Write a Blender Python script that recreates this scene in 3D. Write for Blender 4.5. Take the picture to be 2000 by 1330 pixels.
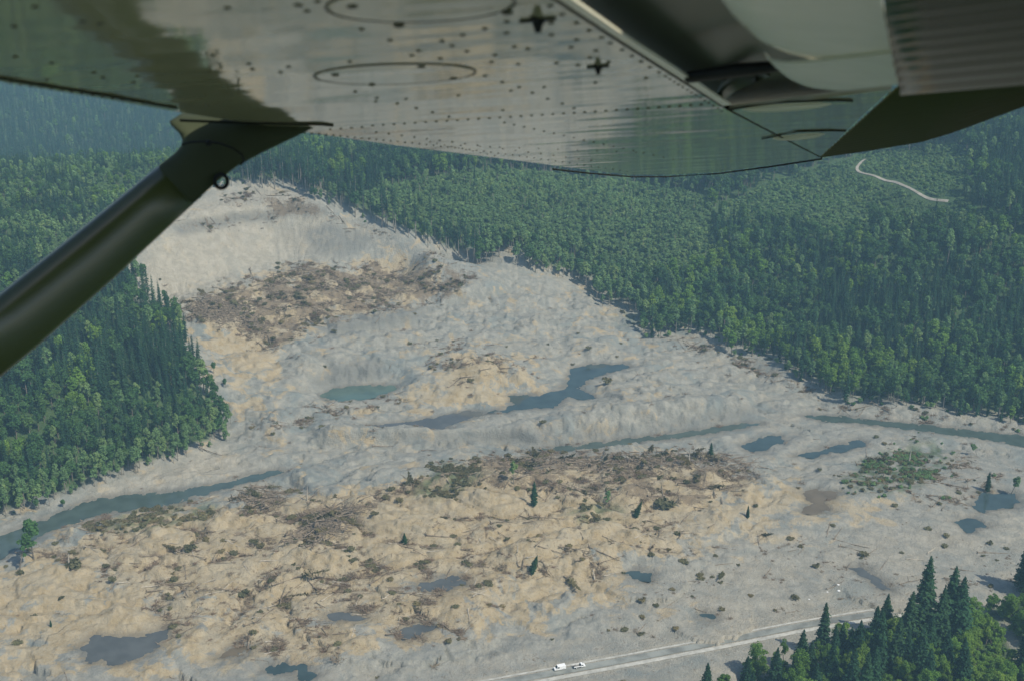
import bpy, bmesh, math, random
import numpy as np
from mathutils import Vector, Matrix, Quaternion

for o in list(bpy.data.objects):
    bpy.data.objects.remove(o)
SC = bpy.context.scene
COL = SC.collection
random.seed(7)
RNG = np.random.default_rng(11)

# ------------------------------------------------------------------ camera, sky, sun, exposure
CAM_H = 330.0
PITCH = math.radians(20.0)
FPX = 2400.0                       # focal length in photograph pixels (2000 wide)
CT, ST = math.cos(PITCH), math.sin(PITCH)
cam_data = bpy.data.cameras.new('camera')
cam = bpy.data.objects.new('camera', cam_data)
COL.objects.link(cam)
cam.location = (0, 0, CAM_H)
cam.rotation_euler = (math.radians(90) - PITCH, 0, 0)
cam_data.sensor_width = 36.0
cam_data.lens = 36.0 * FPX / 2000.0
cam_data.clip_start = 0.05
cam_data.clip_end = 20000
cam_data.dof.use_dof = True
cam_data.dof.focus_distance = 800.0
cam_data.dof.aperture_fstop = 7.0
SC.camera = cam

SUN_DIR = Vector((0.70, -0.52, 0)).normalized()
SUN_EL = math.radians(51)
to_sun = Vector((SUN_DIR.x * math.cos(SUN_EL), SUN_DIR.y * math.cos(SUN_EL), math.sin(SUN_EL)))
world = bpy.data.worlds.new('World')
SC.world = world
world.use_nodes = True
wn = world.node_tree
sky = wn.nodes.new('ShaderNodeTexSky')
sky.sky_type = 'NISHITA'
sky.sun_disc = False
sky.sun_elevation = SUN_EL
sky.sun_rotation = math.atan2(SUN_DIR.x, SUN_DIR.y)
wn.links.new(sky.outputs[0], wn.nodes['Background'].inputs[0])
wn.nodes['Background'].inputs[1].default_value = 0.10
sun_data = bpy.data.lights.new('sun', 'SUN')
sun_data.energy = 3.6
sun_data.angle = math.radians(0.5)
sun_data.color = (1.0, 0.92, 0.75)
sun = bpy.data.objects.new('sun', sun_data)
sun.rotation_euler = to_sun.to_track_quat('Z', 'Y').to_euler()
sun.location = (0, 0, 600)
COL.objects.link(sun)
SC.view_settings.view_transform = 'Standard'
SC.view_settings.look = 'None'
SC.view_settings.gamma = 1.0
SC.view_settings.exposure = 0.36
SC.render.engine = 'CYCLES'
SC.cycles.use_denoising = True
SC.cycles.max_bounces = 6
SC.cycles.diffuse_bounces = 3
SC.cycles.glossy_bounces = 3
SC.cycles.transmission_bounces = 3
SC.cycles.transparent_max_bounces = 4
SC.cycles.volume_bounces = 0
SC.cycles.sample_clamp_indirect = 6.0
HAZE_DENSITY = 0.00018

# ------------------------------------------------------------------ maths helpers
def ray(px, py):
    cx, cy = (px - 1000.0) / FPX, (665.0 - py) / FPX
    return np.array([cx, CT + cy * ST, -ST + cy * CT])

def at_z(px, py, z=0.0):
    r = ray(px, py)
    t = (z - CAM_H) / r[2]
    return np.array([r[0] * t, r[1] * t, z])

def project(x, y, z):
    zz = z - CAM_H
    d = np.maximum(y * CT - zz * ST, 1.0)
    u = y * ST + zz * CT
    return 1000 + FPX * x / d, 665 - FPX * u / d

def smooth(t):
    t = np.clip(t, 0, 1)
    return t * t * (3 - 2 * t)

def _hash(ix, iy, seed):
    h = (ix.astype(np.int64) * 374761393 + iy.astype(np.int64) * 668265263 + seed * 974634777) & 0xFFFFFFFF
    h = ((h ^ (h >> 13)) * 1274126177) & 0xFFFFFFFF
    h = (h ^ (h >> 16)) & 0xFFFFFFFF
    return h / 4294967296.0

def perlin(x, y, seed=0):
    ix, iy = np.floor(x), np.floor(y)
    fx, fy = x - ix, y - iy
    u, v = fx * fx * fx * (fx * (fx * 6 - 15) + 10), fy * fy * fy * (fy * (fy * 6 - 15) + 10)
    def g(dx, dy):
        a = _hash(ix + dx, iy + dy, seed) * 2 * math.pi
        return np.cos(a) * (fx - dx) + np.sin(a) * (fy - dy)
    a = g(0, 0) + u * (g(1, 0) - g(0, 0))
    b = g(0, 1) + u * (g(1, 1) - g(0, 1))
    return (a + v * (b - a)) * 1.5

def fbm(x, y, octaves=4, seed=0, gain=0.5):
    s, a, f = 0.0, 1.0, 1.0
    for k in range(octaves):
        s = s + a * perlin(x * f, y * f, seed + k * 17)
        a *= gain
        f *= 2.03
    return s

def billow(x, y, octaves=3, seed=0, gain=0.5):
    s, a, f = 0.0, 1.0, 1.0
    for k in range(octaves):
        s = s + a * np.abs(perlin(x * f, y * f, seed + k * 29))
        a *= gain
        f *= 2.1
    return s

def in_poly(px, py, poly):
    inside = np.zeros(px.shape, bool)
    n = len(poly)
    for i in range(n):
        x1, y1 = poly[i]
        x2, y2 = poly[(i + 1) % n]
        if y1 == y2:
            continue
        c = ((y1 > py) != (y2 > py)) & (px < (x2 - x1) * (py - y1) / (y2 - y1) + x1)
        inside ^= c
    return inside

def poly_dist(x, y, poly, closed=True):
    d = np.full(x.shape, 1e9)
    n = len(poly)
    for i in range(n if closed else n - 1):
        ax, ay = poly[i]
        bx, by = poly[(i + 1) % n]
        dx, dy = bx - ax, by - ay
        L = dx * dx + dy * dy + 1e-9
        t = np.clip(((x - ax) * dx + (y - ay) * dy) / L, 0, 1)
        d = np.minimum(d, np.hypot(x - ax - t * dx, y - ay - t * dy))
    return d

# ------------------------------------------------------------------ regions of the place, traced in photograph pixels
MX0, MY0, MST = -800.0, 100.0, 4.0
MW, MH = 900, 400
_gx, _gy = np.meshgrid(MX0 + np.arange(MW) * MST, MY0 + np.arange(MH) * MST)

def blur(a, r):
    for ax in (0, 1):
        for _ in range(2):
            p = np.pad(a, [(r, r) if k == ax else (0, 0) for k in (0, 1)], mode='edge')
            c = np.cumsum(p, axis=ax)
            c = np.insert(c, 0, 0, axis=ax)
            n = 2 * r + 1
            a = (np.take(c, np.arange(n, c.shape[ax]), axis=ax) - np.take(c, np.arange(0, c.shape[ax] - n), axis=ax)) / n
    return a

def region(polys, soft=2, weights=None):
    m = np.zeros(_gx.shape)
    for k, p in enumerate(polys):
        w = 1.0 if weights is None else weights[k]
        m = np.maximum(m, in_poly(_gx, _gy, p) * w)
    return blur(m, soft) if soft else m

def look(m, px, py):
    u = np.clip((px - MX0) / MST, 0, MW - 1.001)
    v = np.clip((py - MY0) / MST, 0, MH - 1.001)
    i, j = u.astype(int), v.astype(int)
    fu, fv = u - i, v - j
    return (m[j, i] * (1 - fu) + m[j, i + 1] * fu) * (1 - fv) + (m[j + 1, i] * (1 - fu) + m[j + 1, i + 1] * fu) * fv

SLIDE = [(255, 525), (268, 500), (300, 465), (345, 420), (400, 380), (470, 368), (560, 370), (600, 386), (650, 408), (700, 431),
         (740, 449), (800, 469), (870, 499), (930, 519), (968, 512), (985, 498), (1010, 491), (1016, 503), (1002, 522), (1060, 537),
         (1110, 546), (1160, 572), (1172, 600), (1230, 606), (1258, 640), (1252, 663), (1300, 662), (1345, 652), (1400, 668),
         (1430, 697), (1500, 698), (1545, 740), (1610, 765), (1660, 794), (1760, 794), (1850, 808), (1930, 826), (2000, 832),
         (2900, 900), (2900, 1060), (2000, 1150), (1900, 1185), (1820, 1205), (1740, 1235), (1640, 1262), (1560, 1290), (1470, 1305),
         (1385, 1345), (1330, 1420), (1200, 1760), (-900, 1760), (-900, 1330), (0, 1020), (100, 988), (200, 948), (300, 917), (400, 884), (440, 864),
         (456, 830), (440, 790), (425, 765), (398, 755), (392, 715), (372, 680), (355, 640), (340, 594), (300, 592), (285, 570)]
CLEARING = [(1400, 410), (1470, 372), (1560, 340), (1640, 318), (1700, 300), (1880, 280), (1895, 330), (1868, 372), (1890, 400), (1960, 425),
            (1990, 445), (1900, 445), (1760, 450), (1640, 462), (1520, 452), (1420, 445)]
REGROWTH = [(690, 395), (740, 365), (880, 345), (1000, 335), (1180, 350), (1260, 360), (1400, 390), (1400, 520), (1330, 545), (1240, 540), (1170, 520), (1120, 480),
            (1000, 470), (930, 480), (850, 465), (760, 432)]
DARK_CONIFER = [[(-800, 420), (100, 560), (265, 520), (300, 585), (345, 600), (385, 720), (395, 760), (300, 790), (100, 760), (-800, 900)],
                [(400, 300), (640, 290), (760, 340), (800, 420), (900, 470), (935, 515), (800, 470), (700, 430), (560, 370), (400, 375)],
                [(1880, 215), (2400, 150), (2400, 420), (1990, 440), (1950, 410), (1890, 395), (1870, 350), (1895, 290)],
                [(1500, 620), (1650, 560), (1900, 560), (2000, 600), (2400, 620), (2400, 720), (1900, 700), (1700, 720), (1560, 700)],
                [(1400, 335), (1660, 300), (1640, 320), (1540, 345), (1400, 400)]]
OPEN_DIRT = [[(1640, 1240), (1650, 1205), (1690, 1190), (1705, 1215), (1690, 1240), (1665, 1255)],
             [(1955, 1215), (1975, 1210), (1985, 1250), (1972, 1300), (1960, 1330), (1945, 1330), (1962, 1280)]]
m_slide = region([SLIDE], 0)
m_slide_s = region([SLIDE], 2)
m_fringe = region([SLIDE], 5)
m_clear = region([CLEARING], 2)
m_regrow = region([REGROWTH], 4)
m_dark = region(DARK_CONIFER, 6)
m_dirt = region(OPEN_DIRT, 1)

DEBRIS = [[(345, 600), (400, 578), (480, 552), (560, 522), (750, 516), (890, 520), (930, 535), (880, 580), (780, 600), (700, 612), (600, 640), (520, 685), (480, 660), (380, 620)],
          [(560, 1040), (620, 990), (700, 975), (800, 935), (880, 905), (950, 892), (1050, 885), (1380, 885), (1480, 905), (1500, 935), (1400, 985), (1200, 985), (1040, 960), (900, 940), (760, 975), (690, 1050)],
          [(470, 965), (560, 960), (640, 985), (610, 1015), (520, 985)],
          [(540, 815), (620, 790), (760, 772), (800, 785), (700, 800), (600, 830), (500, 870), (470, 860)],
          [(700, 835), (780, 828), (850, 840), (720, 845)],
          [(30, 1070), (200, 1000), (400, 970), (560, 985), (700, 1060), (900, 1000), (1200, 1000), (1420, 1010), (1300, 1080), (1180, 1130), (1000, 1160), (900, 1250), (600, 1290), (330, 1240), (300, 1180), (200, 1130)],
          [(820, 680), (900, 672), (1010, 690), (1060, 720), (1000, 740), (880, 750), (840, 720)],
          [(1500, 700), (1560, 740), (1640, 790), (1850, 800), (2000, 825), (2300, 850), (2300, 870), (1900, 830), (1660, 805), (1560, 770), (1400, 700), (1260, 660), (1350, 650)],
          [(1640, 940), (1700, 890), (1790, 860), (1900, 880), (1960, 930), (1950, 985), (1850, 990), (1750, 970)],
          [(1150, 1260), (1300, 1080), (1600, 1020), (2000, 1050), (2300, 1080), (2000, 1140), (1700, 1190), (1300, 1250)]]
DEBRIS += [[(335, 442), (450, 424), (560, 411), (640, 414), (620, 424), (560, 424), (450, 437), (345, 455)], [(430, 374), (560, 372), (640, 405), (720, 442), (800, 470), (870, 500), (860, 506), (780, 474), (700, 448), (600, 412), (440, 405)]]
DEBRIS_W = [1.0, 0.8, 0.85, 0.5, 0.4, 0.38, 0.36, 0.55, 0.4, 0.15, 0.9, 0.6]
m_debris = region(DEBRIS, 2, DEBRIS_W)
TAN = [[(0, 1080), (60, 1050), (200, 1000), (400, 968), (620, 962), (800, 935), (950, 897), (1050, 892), (1400, 897), (1540, 925), (1640, 955), (1800, 985), (1960, 960), (2060, 990), (1900, 1000), (1700, 1000), (1540, 1000), (1420, 1030),
        (1300, 1060), (1250, 1130), (1180, 1200), (1000, 1250), (700, 1290), (300, 1320), (-300, 1330), (-300, 1150)],
       [(835, 690), (920, 676), (1060, 700), (1110, 745), (1080, 770), (985, 775), (990, 800), (900, 800), (760, 822), (600, 830), (500, 860), (530, 815), (620, 795), (760, 780), (830, 720)],
       [(1100, 790), (1160, 775), (1180, 750), (1260, 740), (1400, 760), (1480, 780), (1400, 795), (1200, 800)],
       [(255, 525), (345, 420), (400, 385), (470, 372), (560, 372), (600, 440), (560, 500), (400, 570), (330, 600), (290, 590)],
       [(345, 600), (560, 522), (750, 516), (890, 520), (880, 580), (600, 640), (480, 690), (380, 640)],
       [(380, 630), (480, 660), (560, 700), (600, 720), (560, 730), (430, 690)],
       [(640, 405), (700, 432), (800, 468), (860, 495), (800, 500), (730, 470), (660, 430)],
       [(470, 870), (560, 860), (560, 890), (500, 905), (440, 890)],
       [(1650, 790), (1850, 800), (1850, 810), (1650, 803)],
       [(390, 725), (420, 720), (432, 745), (400, 765)]]
TAN += [[(380, 640), (480, 690), (570, 740), (540, 800), (450, 850), (440, 780), (400, 700)], [(1400, 900), (1640, 955), (1960, 985), (1700, 1040), (1300, 1120), (1300, 1000)]]
TAN_W = [0.66, 0.85, 0.75, 0.12, 0.9, 0.8, 0.8, 0.6, 0.7, 1.0, 0.5, 0.6]
m_tan = np.maximum(region(TAN, 8, TAN_W) * 0.5 + region(TAN, 16, TAN_W) * 0.5, region([[(250, 1000), (620, 965), (800, 935), (950, 897), (1400, 900), (1500, 940), (1400, 1010), (1250, 1080), (1000, 1130), (700, 1150), (560, 1200), (350, 1180), (120, 1090)]], 9, [0.9]))
BAR = [[(150, 985), (250, 962), (380, 935), (540, 915), (480, 895), (430, 880), (300, 925), (180, 960)], [(470, 940), (520, 940), (500, 975), (470, 965)]]
BAR.append([(262, 525), (345, 425), (400, 385), (470, 372), (560, 373), (640, 420), (650, 500), (560, 508), (400, 575), (330, 600), (290, 590)])
m_pale = region(BAR, 4, [1.0, 1.0, 0.8])
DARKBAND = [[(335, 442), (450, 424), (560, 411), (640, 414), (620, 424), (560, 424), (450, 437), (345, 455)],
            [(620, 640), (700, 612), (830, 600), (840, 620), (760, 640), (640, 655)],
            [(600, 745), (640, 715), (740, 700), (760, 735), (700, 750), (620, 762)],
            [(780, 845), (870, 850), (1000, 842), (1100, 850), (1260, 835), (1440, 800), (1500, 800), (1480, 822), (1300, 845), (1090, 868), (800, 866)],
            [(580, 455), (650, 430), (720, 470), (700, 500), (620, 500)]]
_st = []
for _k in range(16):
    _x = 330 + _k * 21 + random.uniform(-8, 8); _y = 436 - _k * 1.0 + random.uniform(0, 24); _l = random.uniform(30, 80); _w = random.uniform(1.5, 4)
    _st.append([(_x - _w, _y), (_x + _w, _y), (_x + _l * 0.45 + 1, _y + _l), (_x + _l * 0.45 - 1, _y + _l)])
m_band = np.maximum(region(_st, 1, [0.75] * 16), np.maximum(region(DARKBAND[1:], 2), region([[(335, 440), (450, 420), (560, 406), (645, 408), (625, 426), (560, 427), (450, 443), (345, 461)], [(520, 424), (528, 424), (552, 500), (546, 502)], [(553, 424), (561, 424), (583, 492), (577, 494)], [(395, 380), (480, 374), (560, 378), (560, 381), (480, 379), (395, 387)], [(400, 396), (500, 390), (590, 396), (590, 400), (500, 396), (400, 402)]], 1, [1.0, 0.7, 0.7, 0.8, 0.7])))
BRUSH = [[(1640, 945), (1680, 905), (1760, 870), (1830, 862), (1860, 890), (1800, 940), (1760, 965), (1680, 955)],
         [(800, 960), (830, 920), (880, 905), (960, 920), (900, 960), (840, 975)],
         [(1100, 990), (1200, 985), (1230, 1005), (1140, 1020)],
         [(150, 1040), (250, 1005), (400, 985), (440, 1000), (300, 1030)],
         [(1240, 610), (1290, 620), (1270, 640), (1200, 620)]]
m_brush = region(BRUSH, 2)

# ------------------------------------------------------------------ terrain heights
CP = [(-600, 1330, 4), (0, 1330, 2), (500, 1330, 3), (1000, 1330, 3), (1500, 1330, 3), (2000, 1330, 6), (2600, 1330, 9), (0, 1800, 3), (1000, 1800, 4), (2000, 1800, 12),
      (0, 1150, 4), (500, 1150, 7), (1000, 1150, 8), (1500, 1150, 4), (2000, 1150, 4), (2500, 1100, 5),
      (-300, 1130, 0), (60, 1020, 0), (300, 965, 0), (540, 922, 0), (1060, 880, 0), (1300, 855, 0), (1480, 830, 0), (1600, 815, 0), (1800, 835, 0), (2000, 865, 0), (2500, 900, 0),
      (250, 1030, 5), (500, 1000, 9), (800, 955, 14), (1000, 920, 12), (1300, 910, 9), (1400, 1000, 9), (1700, 920, 4), (1800, 960, 5), (1500, 890, 2),
      (700, 825, 5), (870, 825, 4), (1150, 740, 5), (1050, 785, 5), (950, 735, 17), (1260, 770, 12), (1120, 830, 8), (690, 768, 7),
      (600, 710, 20), (850, 630, 24), (1000, 610, 21), (1150, 640, 14), (1250, 690, 8), (1400, 725, 5), (1500, 775, 3),
      (500, 835, 6), (450, 775, 14), (400, 705, 26), (350, 630, 36),
      (400, 590, 41), (600, 530, 43), (850, 525, 37), (500, 680, 23), (700, 628, 26), (880, 575, 29),
      (300, 560, 47), (430, 535, 46), (560, 507, 45), (700, 503, 45), (800, 512, 43), (900, 522, 40),
      (265, 500, 68), (340, 430, 84), (430, 372, 93), (500, 368, 92), (560, 370, 90), (640, 403, 79), (700, 430, 68), (800, 466, 57), (870, 497, 48), (935, 515, 42), (1010, 495, 45), (1000, 530, 36), (1080, 560, 25),
      (200, 650, 42), (0, 760, 36), (0, 900, 12), (100, 960, 3), (0, 1000, 1), (250, 850, 15), (430, 840, 4), (350, 740, 26),
      (0, 600, 60), (200, 520, 72), (0, 500, 78), (0, 420, 86), (200, 400, 90), (0, 330, 82), (300, 330, 96), (-400, 700, 50), (-400, 500, 85), (-400, 900, 14),
      (600, 320, 99), (900, 330, 90), (1200, 360, 74), (900, 420, 69), (1000, 470, 52), (1150, 540, 25), (1200, 450, 55), (1250, 630, 11), (1400, 560, 27), (1400, 450, 57),
      (1500, 685, 8), (1650, 782, 3), (2000, 812, 3), (1800, 700, 18), (2000, 700, 22), (1700, 600, 35), (2000, 600, 44), (1700, 470, 66), (2000, 470, 80), (1700, 380, 88), (2000, 380, 104),
      (1600, 320, 97), (2000, 280, 126), (2500, 400, 112), (2500, 700, 26)]
pts = [tuple(at_z(*c)) for c in CP]
pts += [(-450, 1400, 22), (-750, 1450, 20), (-150, 1400, 60), (-800, 1640, -14), (-400, 1640, -8), (0, 1500, 85), (-900, 2100, 40), (-450, 2100, 42), (0, 2000, 90), (-900, 2600, 150), (-300, 2600, 160),
        (300, 1500, 120), (800, 1500, 150), (1300, 1600, 190), (600, 2200, 190), (1400, 2400, 220), (600, 3000, 230), (-1500, 1500, 40), (-1800, 2600, 120), (1900, 1000, 80), (-300, 150, 4), (300, 150, 6), (-900, 400, 10), (900, 400, 14), (-1500, 800, 60)]
P = np.array(pts)
MQC = 16.0
def _phi(r2):
    return np.sqrt(r2 + MQC * MQC)
_d2 = (P[:, None, 0] - P[None, :, 0]) ** 2 + (P[:, None, 1] - P[None, :, 1]) ** 2
_n = len(P)
_A = np.zeros((_n + 1, _n + 1))
_A[:_n, :_n] = -_phi(_d2) + np.eye(_n) * -1.5
_A[:_n, _n] = 1
_A[_n, :_n] = 1
_w = np.linalg.solve(_A, np.append(P[:, 2], 0))
def macro(x, y):
    z = np.full(x.shape, _w[_n])
    for k in range(_n):
        z -= _w[k] * _phi((x - P[k, 0]) ** 2 + (y - P[k, 1]) ** 2)
    return z

rows = [120.0]
while rows[-1] < 3200:
    y = rows[-1]
    rows.append(y + (4.0 if y < 420 else 0.85 if y < 880 else 0.95 if y < 1060 else 3.2 if y < 1400 else 9.0 if y < 2200 else 40.0))
ROWS = np.array(rows)
pxc = np.concatenate([np.linspace(-1900, -330, 40), np.linspace(-300, 2300, 900), np.linspace(2330, 3900, 40)])
COLA = (pxc - 1000) / FPX
DEP = ROWS * CT + CAM_H * ST
NR, NC = len(ROWS), len(COLA)
GX = DEP[:, None] * COLA[None, :]
GY = np.repeat(ROWS[:, None], NC, axis=1)
GZ = macro(GX, GY)

def px_line(pl):
    """photograph polyline -> world x,y by two rounds of intersection with the macro ground"""
    out = []
    for (a, b) in pl:
        z = 5.0
        for _ in range(25):
            p = at_z(a, b, z)
            z = 0.6 * z + 0.4 * float(macro(np.array([p[0]]), np.array([p[1]]))[0])
        p = at_z(a, b, z)
        out.append((p[0], p[1], z))
    return out

# banks: the ground steps up behind each line and falls off again further back
BANKS = [([(590, 872), (700, 868), (860, 866), (1000, 866), (1100, 868), (1260, 848), (1400, 828), (1490, 818)], 8.5, 5.0, 45.0),
         ([(610, 765), (660, 752), (740, 742), (770, 735)], 6.0, 8.0, 30.0),
         ([(335, 452), (450, 434), (560, 421), (650, 424)], 6.0, 4.5, 30.0),
         ([(620, 662), (700, 648), (800, 636), (840, 622)], 6.0, 7.0, 30.0),
         ([(840, 600), (900, 595), (960, 585), (1000, 572)], 5.0, 6.0, 26.0),
         ([(1300, 820), (1400, 818), (1480, 808)], 4.0, 5.0, 30.0),
         ([(860, 745), (920, 740), (1000, 755), (1060, 768)], 5.0, 9.0, 28.0),
         ([(1700, 818), (1850, 828), (2000, 848), (2200, 870)], 4.0, 6.0, 25.0),
         ([(1560, 1005), (1660, 975), (1780, 985), (1900, 1000)], 3.0, 14.0, 40.0),
         ([(930, 1190), (1000, 1140), (1100, 1120), (1220, 1130), (1300, 1140)], 5.0, 14.0, 40.0),
         ([(470, 920), (540, 925), (620, 975), (700, 985)], 3.0, 8.0, 30.0)]
for pl, hgt, fw, bw in BANKS:
    w = px_line(pl)
    lx = np.array([p[0] for p in w]); ly = np.array([p[1] for p in w])
    yl = np.interp(GX, lx, ly) + 5.0 * perlin(GX / 45.0, GX * 0 + 0.3, 77) + 1.2 * perlin(GX / 11.0, GX * 0 + 0.3, 78)
    win = smooth((GX - lx[0]) / 18.0) * smooth((lx[-1] - GX) / 18.0)
    t = GY - yl
    GZ += win * hgt * smooth(t / fw) * smooth(1 - (t - fw) / bw) ** 1.0

PX, PY = project(GX, GY, GZ)
wpx = PX + 10 * perlin(GX / 25, GY / 25, 5) + 5 * perlin(GX / 8, GY / 8, 6)
wpy = PY + 5 * perlin(GX / 25, GY / 25, 7) + 2.5 * perlin(GX / 8, GY / 8, 8)
sl = look(m_slide_s, PX, PY)
lower = smooth((PY - 880) / 60) * smooth((1750 - PX + (PY - 1000) * -2.0) / 500)
upper = (1 - smooth((PY - 860) / 60)) * smooth((PY - 520) / 60)
amp = sl * (0.7 + 6.6 * lower + 5.4 * upper) * smooth((2050 - PX) / 900 + 0.25)
hum = billow(GX / 44 + 0.4 * perlin(GX / 60, GY / 60, 3), GY / 27, 3, 41, 0.40) - 0.42
GZ += amp * hum * 1.15
GZ += sl * 0.55 * fbm(GX / 6.5, GY / 6.5, 3, 91) * (0.35 + 0.65 * np.clip(amp / 5, 0, 1))
GZ += sl * (0.15 + 0.5 * np.clip(amp / 5, 0, 1)) * (billow(GX / 12, GY / 8.5, 3, 141, 0.5) - 0.45)
CRACK = (1 - smooth((np.abs(perlin(GX / 26 + 0.5 * perlin(GX / 9, GY / 9, 151), GY / 17 + 0.5 * perlin(GX / 9, GY / 9, 152), 153)) - 0.012) / 0.05)) * smooth(perlin(GX / 40, GY / 40, 154) * 3 + 0.3)
GZ -= CRACK * sl * 0.9 * np.clip(amp / 4, 0.15, 1)
_h = 3.2
_zz = GZ / _h + 0.9 * fbm(GX / 38, GY / 38, 3, 161)
_fr = _zz - np.floor(_zz)
GZ += sl * 0.55 * np.clip(amp / 4, 0, 1) * _h * (smooth((_fr - 0.36) / 0.28) - _fr)
GZ += sl * 0.34 * fbm(GX / 3.2, GY / 3.2, 2, 155) * np.clip(amp / 3, 0.35, 1)
rill = np.abs(perlin(GX / 5.5 + 0.8 * perlin(GX / 20, GY / 20, 51), GY / 26, 52))
GZ -= sl * (1 - smooth(rill / 0.22)) * 0.9 * smooth((700 - PY) / 120 + 0.2) * smooth((PY - 370) / 30)
GZ += (1 - sl) * 4.0 * fbm(GX / 70, GY / 70, 3, 14)

# road bench
ROAD = [(820, 1362), (900, 1347), (1040, 1321), (1200, 1292), (1400, 1254), (1560, 1222), (1700, 1199), (1775, 1190)]
ROAD_W = [at_z(a, b, 3.0) for a, b in ROAD]
near = (GY > 380) & (GY < 620)
dr = np.full(GX.shape, 1e9)
dr[near] = poly_dist(GX[near], GY[near], [(p[0], p[1]) for p in ROAD_W], closed=False)
kr = smooth((24 - dr) / 13)
GZ = GZ * (1 - kr) + 2.9 * kr

# water
PONDS = [('pond', 'turquoise', [(628, 772), (650, 759), (700, 753), (765, 752), (774, 759), (745, 772), (700, 781), (640, 783)]),
         ('pond', 'blue', [(1113, 722), (1150, 712), (1215, 710), (1232, 717), (1192, 727), (1150, 741), (1130, 758), (1166, 778), (1150, 782), (1106, 775), (1080, 797), (1010, 799), (985, 808), (955, 806), (1003, 790), (992, 773), (1060, 771), (1097, 760), (1112, 742)]),
         ('pond', 'dull', [(712, 831), (780, 827), (850, 815), (915, 802), (950, 806), (938, 812), (890, 825), (865, 839), (820, 833), (760, 839)]),
         ('pond', 'blue', [(1448, 872), (1490, 850), (1522, 851), (1532, 862), (1492, 880), (1470, 884)]),
         ('pond', 'blue', [(1552, 892), (1620, 872), (1680, 859), (1692, 868), (1650, 880), (1590, 894)]),
         ('pond', 'dull', [(150, 1268), (185, 1242), (245, 1246), (300, 1236), (326, 1224), (324, 1245), (302, 1266), (270, 1287), (215, 1297), (175, 1291)]),
         ('pond', 'dull', [(640, 1201), (680, 1194), (720, 1207), (690, 1215), (650, 1212)]),
         ('pond', 'dull', [(775, 1237), (800, 1222), (838, 1214), (852, 1225), (825, 1241), (790, 1252)]),
         ('pond', 'dull', [(812, 1143), (850, 1130), (900, 1123), (908, 1138), (870, 1152), (825, 1153)]),
         ('pond', 'brown', [(425, 1283), (460, 1260), (492, 1264), (498, 1285), (455, 1297)]),
         ('pond', 'blue', [(512, 1308), (550, 1296), (592, 1299), (616, 1316), (604, 1334), (572, 1313), (530, 1314)]),
         ('pond', 'blue', [(1218, 1121), (1250, 1112), (1274, 1119), (1268, 1133), (1240, 1131)]),
         ('pond', 'blue', [(1366, 1203), (1372, 1196), (1392, 1197), (1394, 1206), (1376, 1209)]),
         ('pond', 'dull', [(1656, 1107), (1682, 1107), (1722, 1134), (1740, 1153), (1715, 1147), (1685, 1125)]),
         ('pond', 'brown', [(1565, 962), (1600, 955), (1640, 963), (1612, 982), (1624, 998), (1590, 1004), (1565, 1000), (1586, 982)]),
         ('pond', 'blue', [(1862, 1018), (1900, 1008), (1932, 1024), (1890, 1040)]),
         ('pond', 'blue', [(1915, 962), (1980, 962), (1994, 985), (1920, 1001), (1900, 990)]),
         ('river', 'river', [(-500, 1240), (-300, 1160), (-100, 1085), (0, 1048), (75, 1018), (180, 976), (240, 967), (320, 962), (400, 949), (480, 931), (540, 918), (560, 921), (500, 937), (430, 957), (330, 985), (200, 1002), (90, 1040), (0, 1090), (-100, 1130), (-300, 1230), (-500, 1320)]),
         ('river', 'river', [(1040, 879), (1150, 866), (1300, 848), (1400, 834), (1450, 827), (1490, 826), (1440, 838), (1330, 854), (1200, 871), (1090, 882)]),
         ('river', 'river', [(1568, 812), (1640, 812), (1700, 820), (1800, 829), (1900, 841), (2000, 850), (2300, 880), (2800, 920), (2800, 960), (2300, 915), (2000, 871), (1900, 854), (1760, 837), (1690, 829), (1600, 822)])]
WATER = []
for nm, tint, poly in PONDS:
    cx = sum(p[0] for p in poly) / len(poly); cy = sum(p[1] for p in poly) / len(poly)
    lev = 0.0 if nm == 'river' else px_line([(cx, cy)])[0][2] - 0.3
    W = [at_z(a, b, lev)[:2] for a, b in poly]
    wx = np.array([p[0] for p in W]); wy = np.array([p[1] for p in W])
    g = (GX > wx.min() - 26) & (GX < wx.max() + 26) & (GY > wy.min() - 26) & (GY < wy.max() + 26)
    xs, ys = GX[g], GY[g]
    jx = xs + 2.4 * perlin(xs / 7, ys / 7, 31) + 1.0 * perlin(xs / 2, ys / 2, 33)
    jy = ys + 3.4 * perlin(xs / 7, ys / 7, 32) + 1.5 * perlin(xs / 2, ys / 2, 34)
    ins = in_poly(jx, jy, W)
    d = poly_dist(jx, jy, W)
    z = GZ[g]
    k = smooth(1 - d / 20.0)
    shore = lev + 0.05 + 0.16 * d + 0.008 * d * d
    z_out = np.where(z < shore, z * (1 - k) + np.maximum(z, shore) * k, z * (1 - k) + shore * k)
    z_out = np.where(d < 18, np.maximum(z_out, lev + 0.05 + 0.03 * d), z_out)
    GZ[g] = np.where(ins, lev - 0.1 - np.minimum(d * 0.4, 1.5), z_out)
    WATER.append((nm, tint, W, lev))
PX, PY = project(GX, GY, GZ)
wpx = PX + 14 * perlin(GX / 22, GY / 22, 5) + 7 * perlin(GX / 7, GY / 7, 6)
wpy = PY + 6 * perlin(GX / 22, GY / 22, 7) + 3 * perlin(GX / 7, GY / 7, 8)

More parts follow.
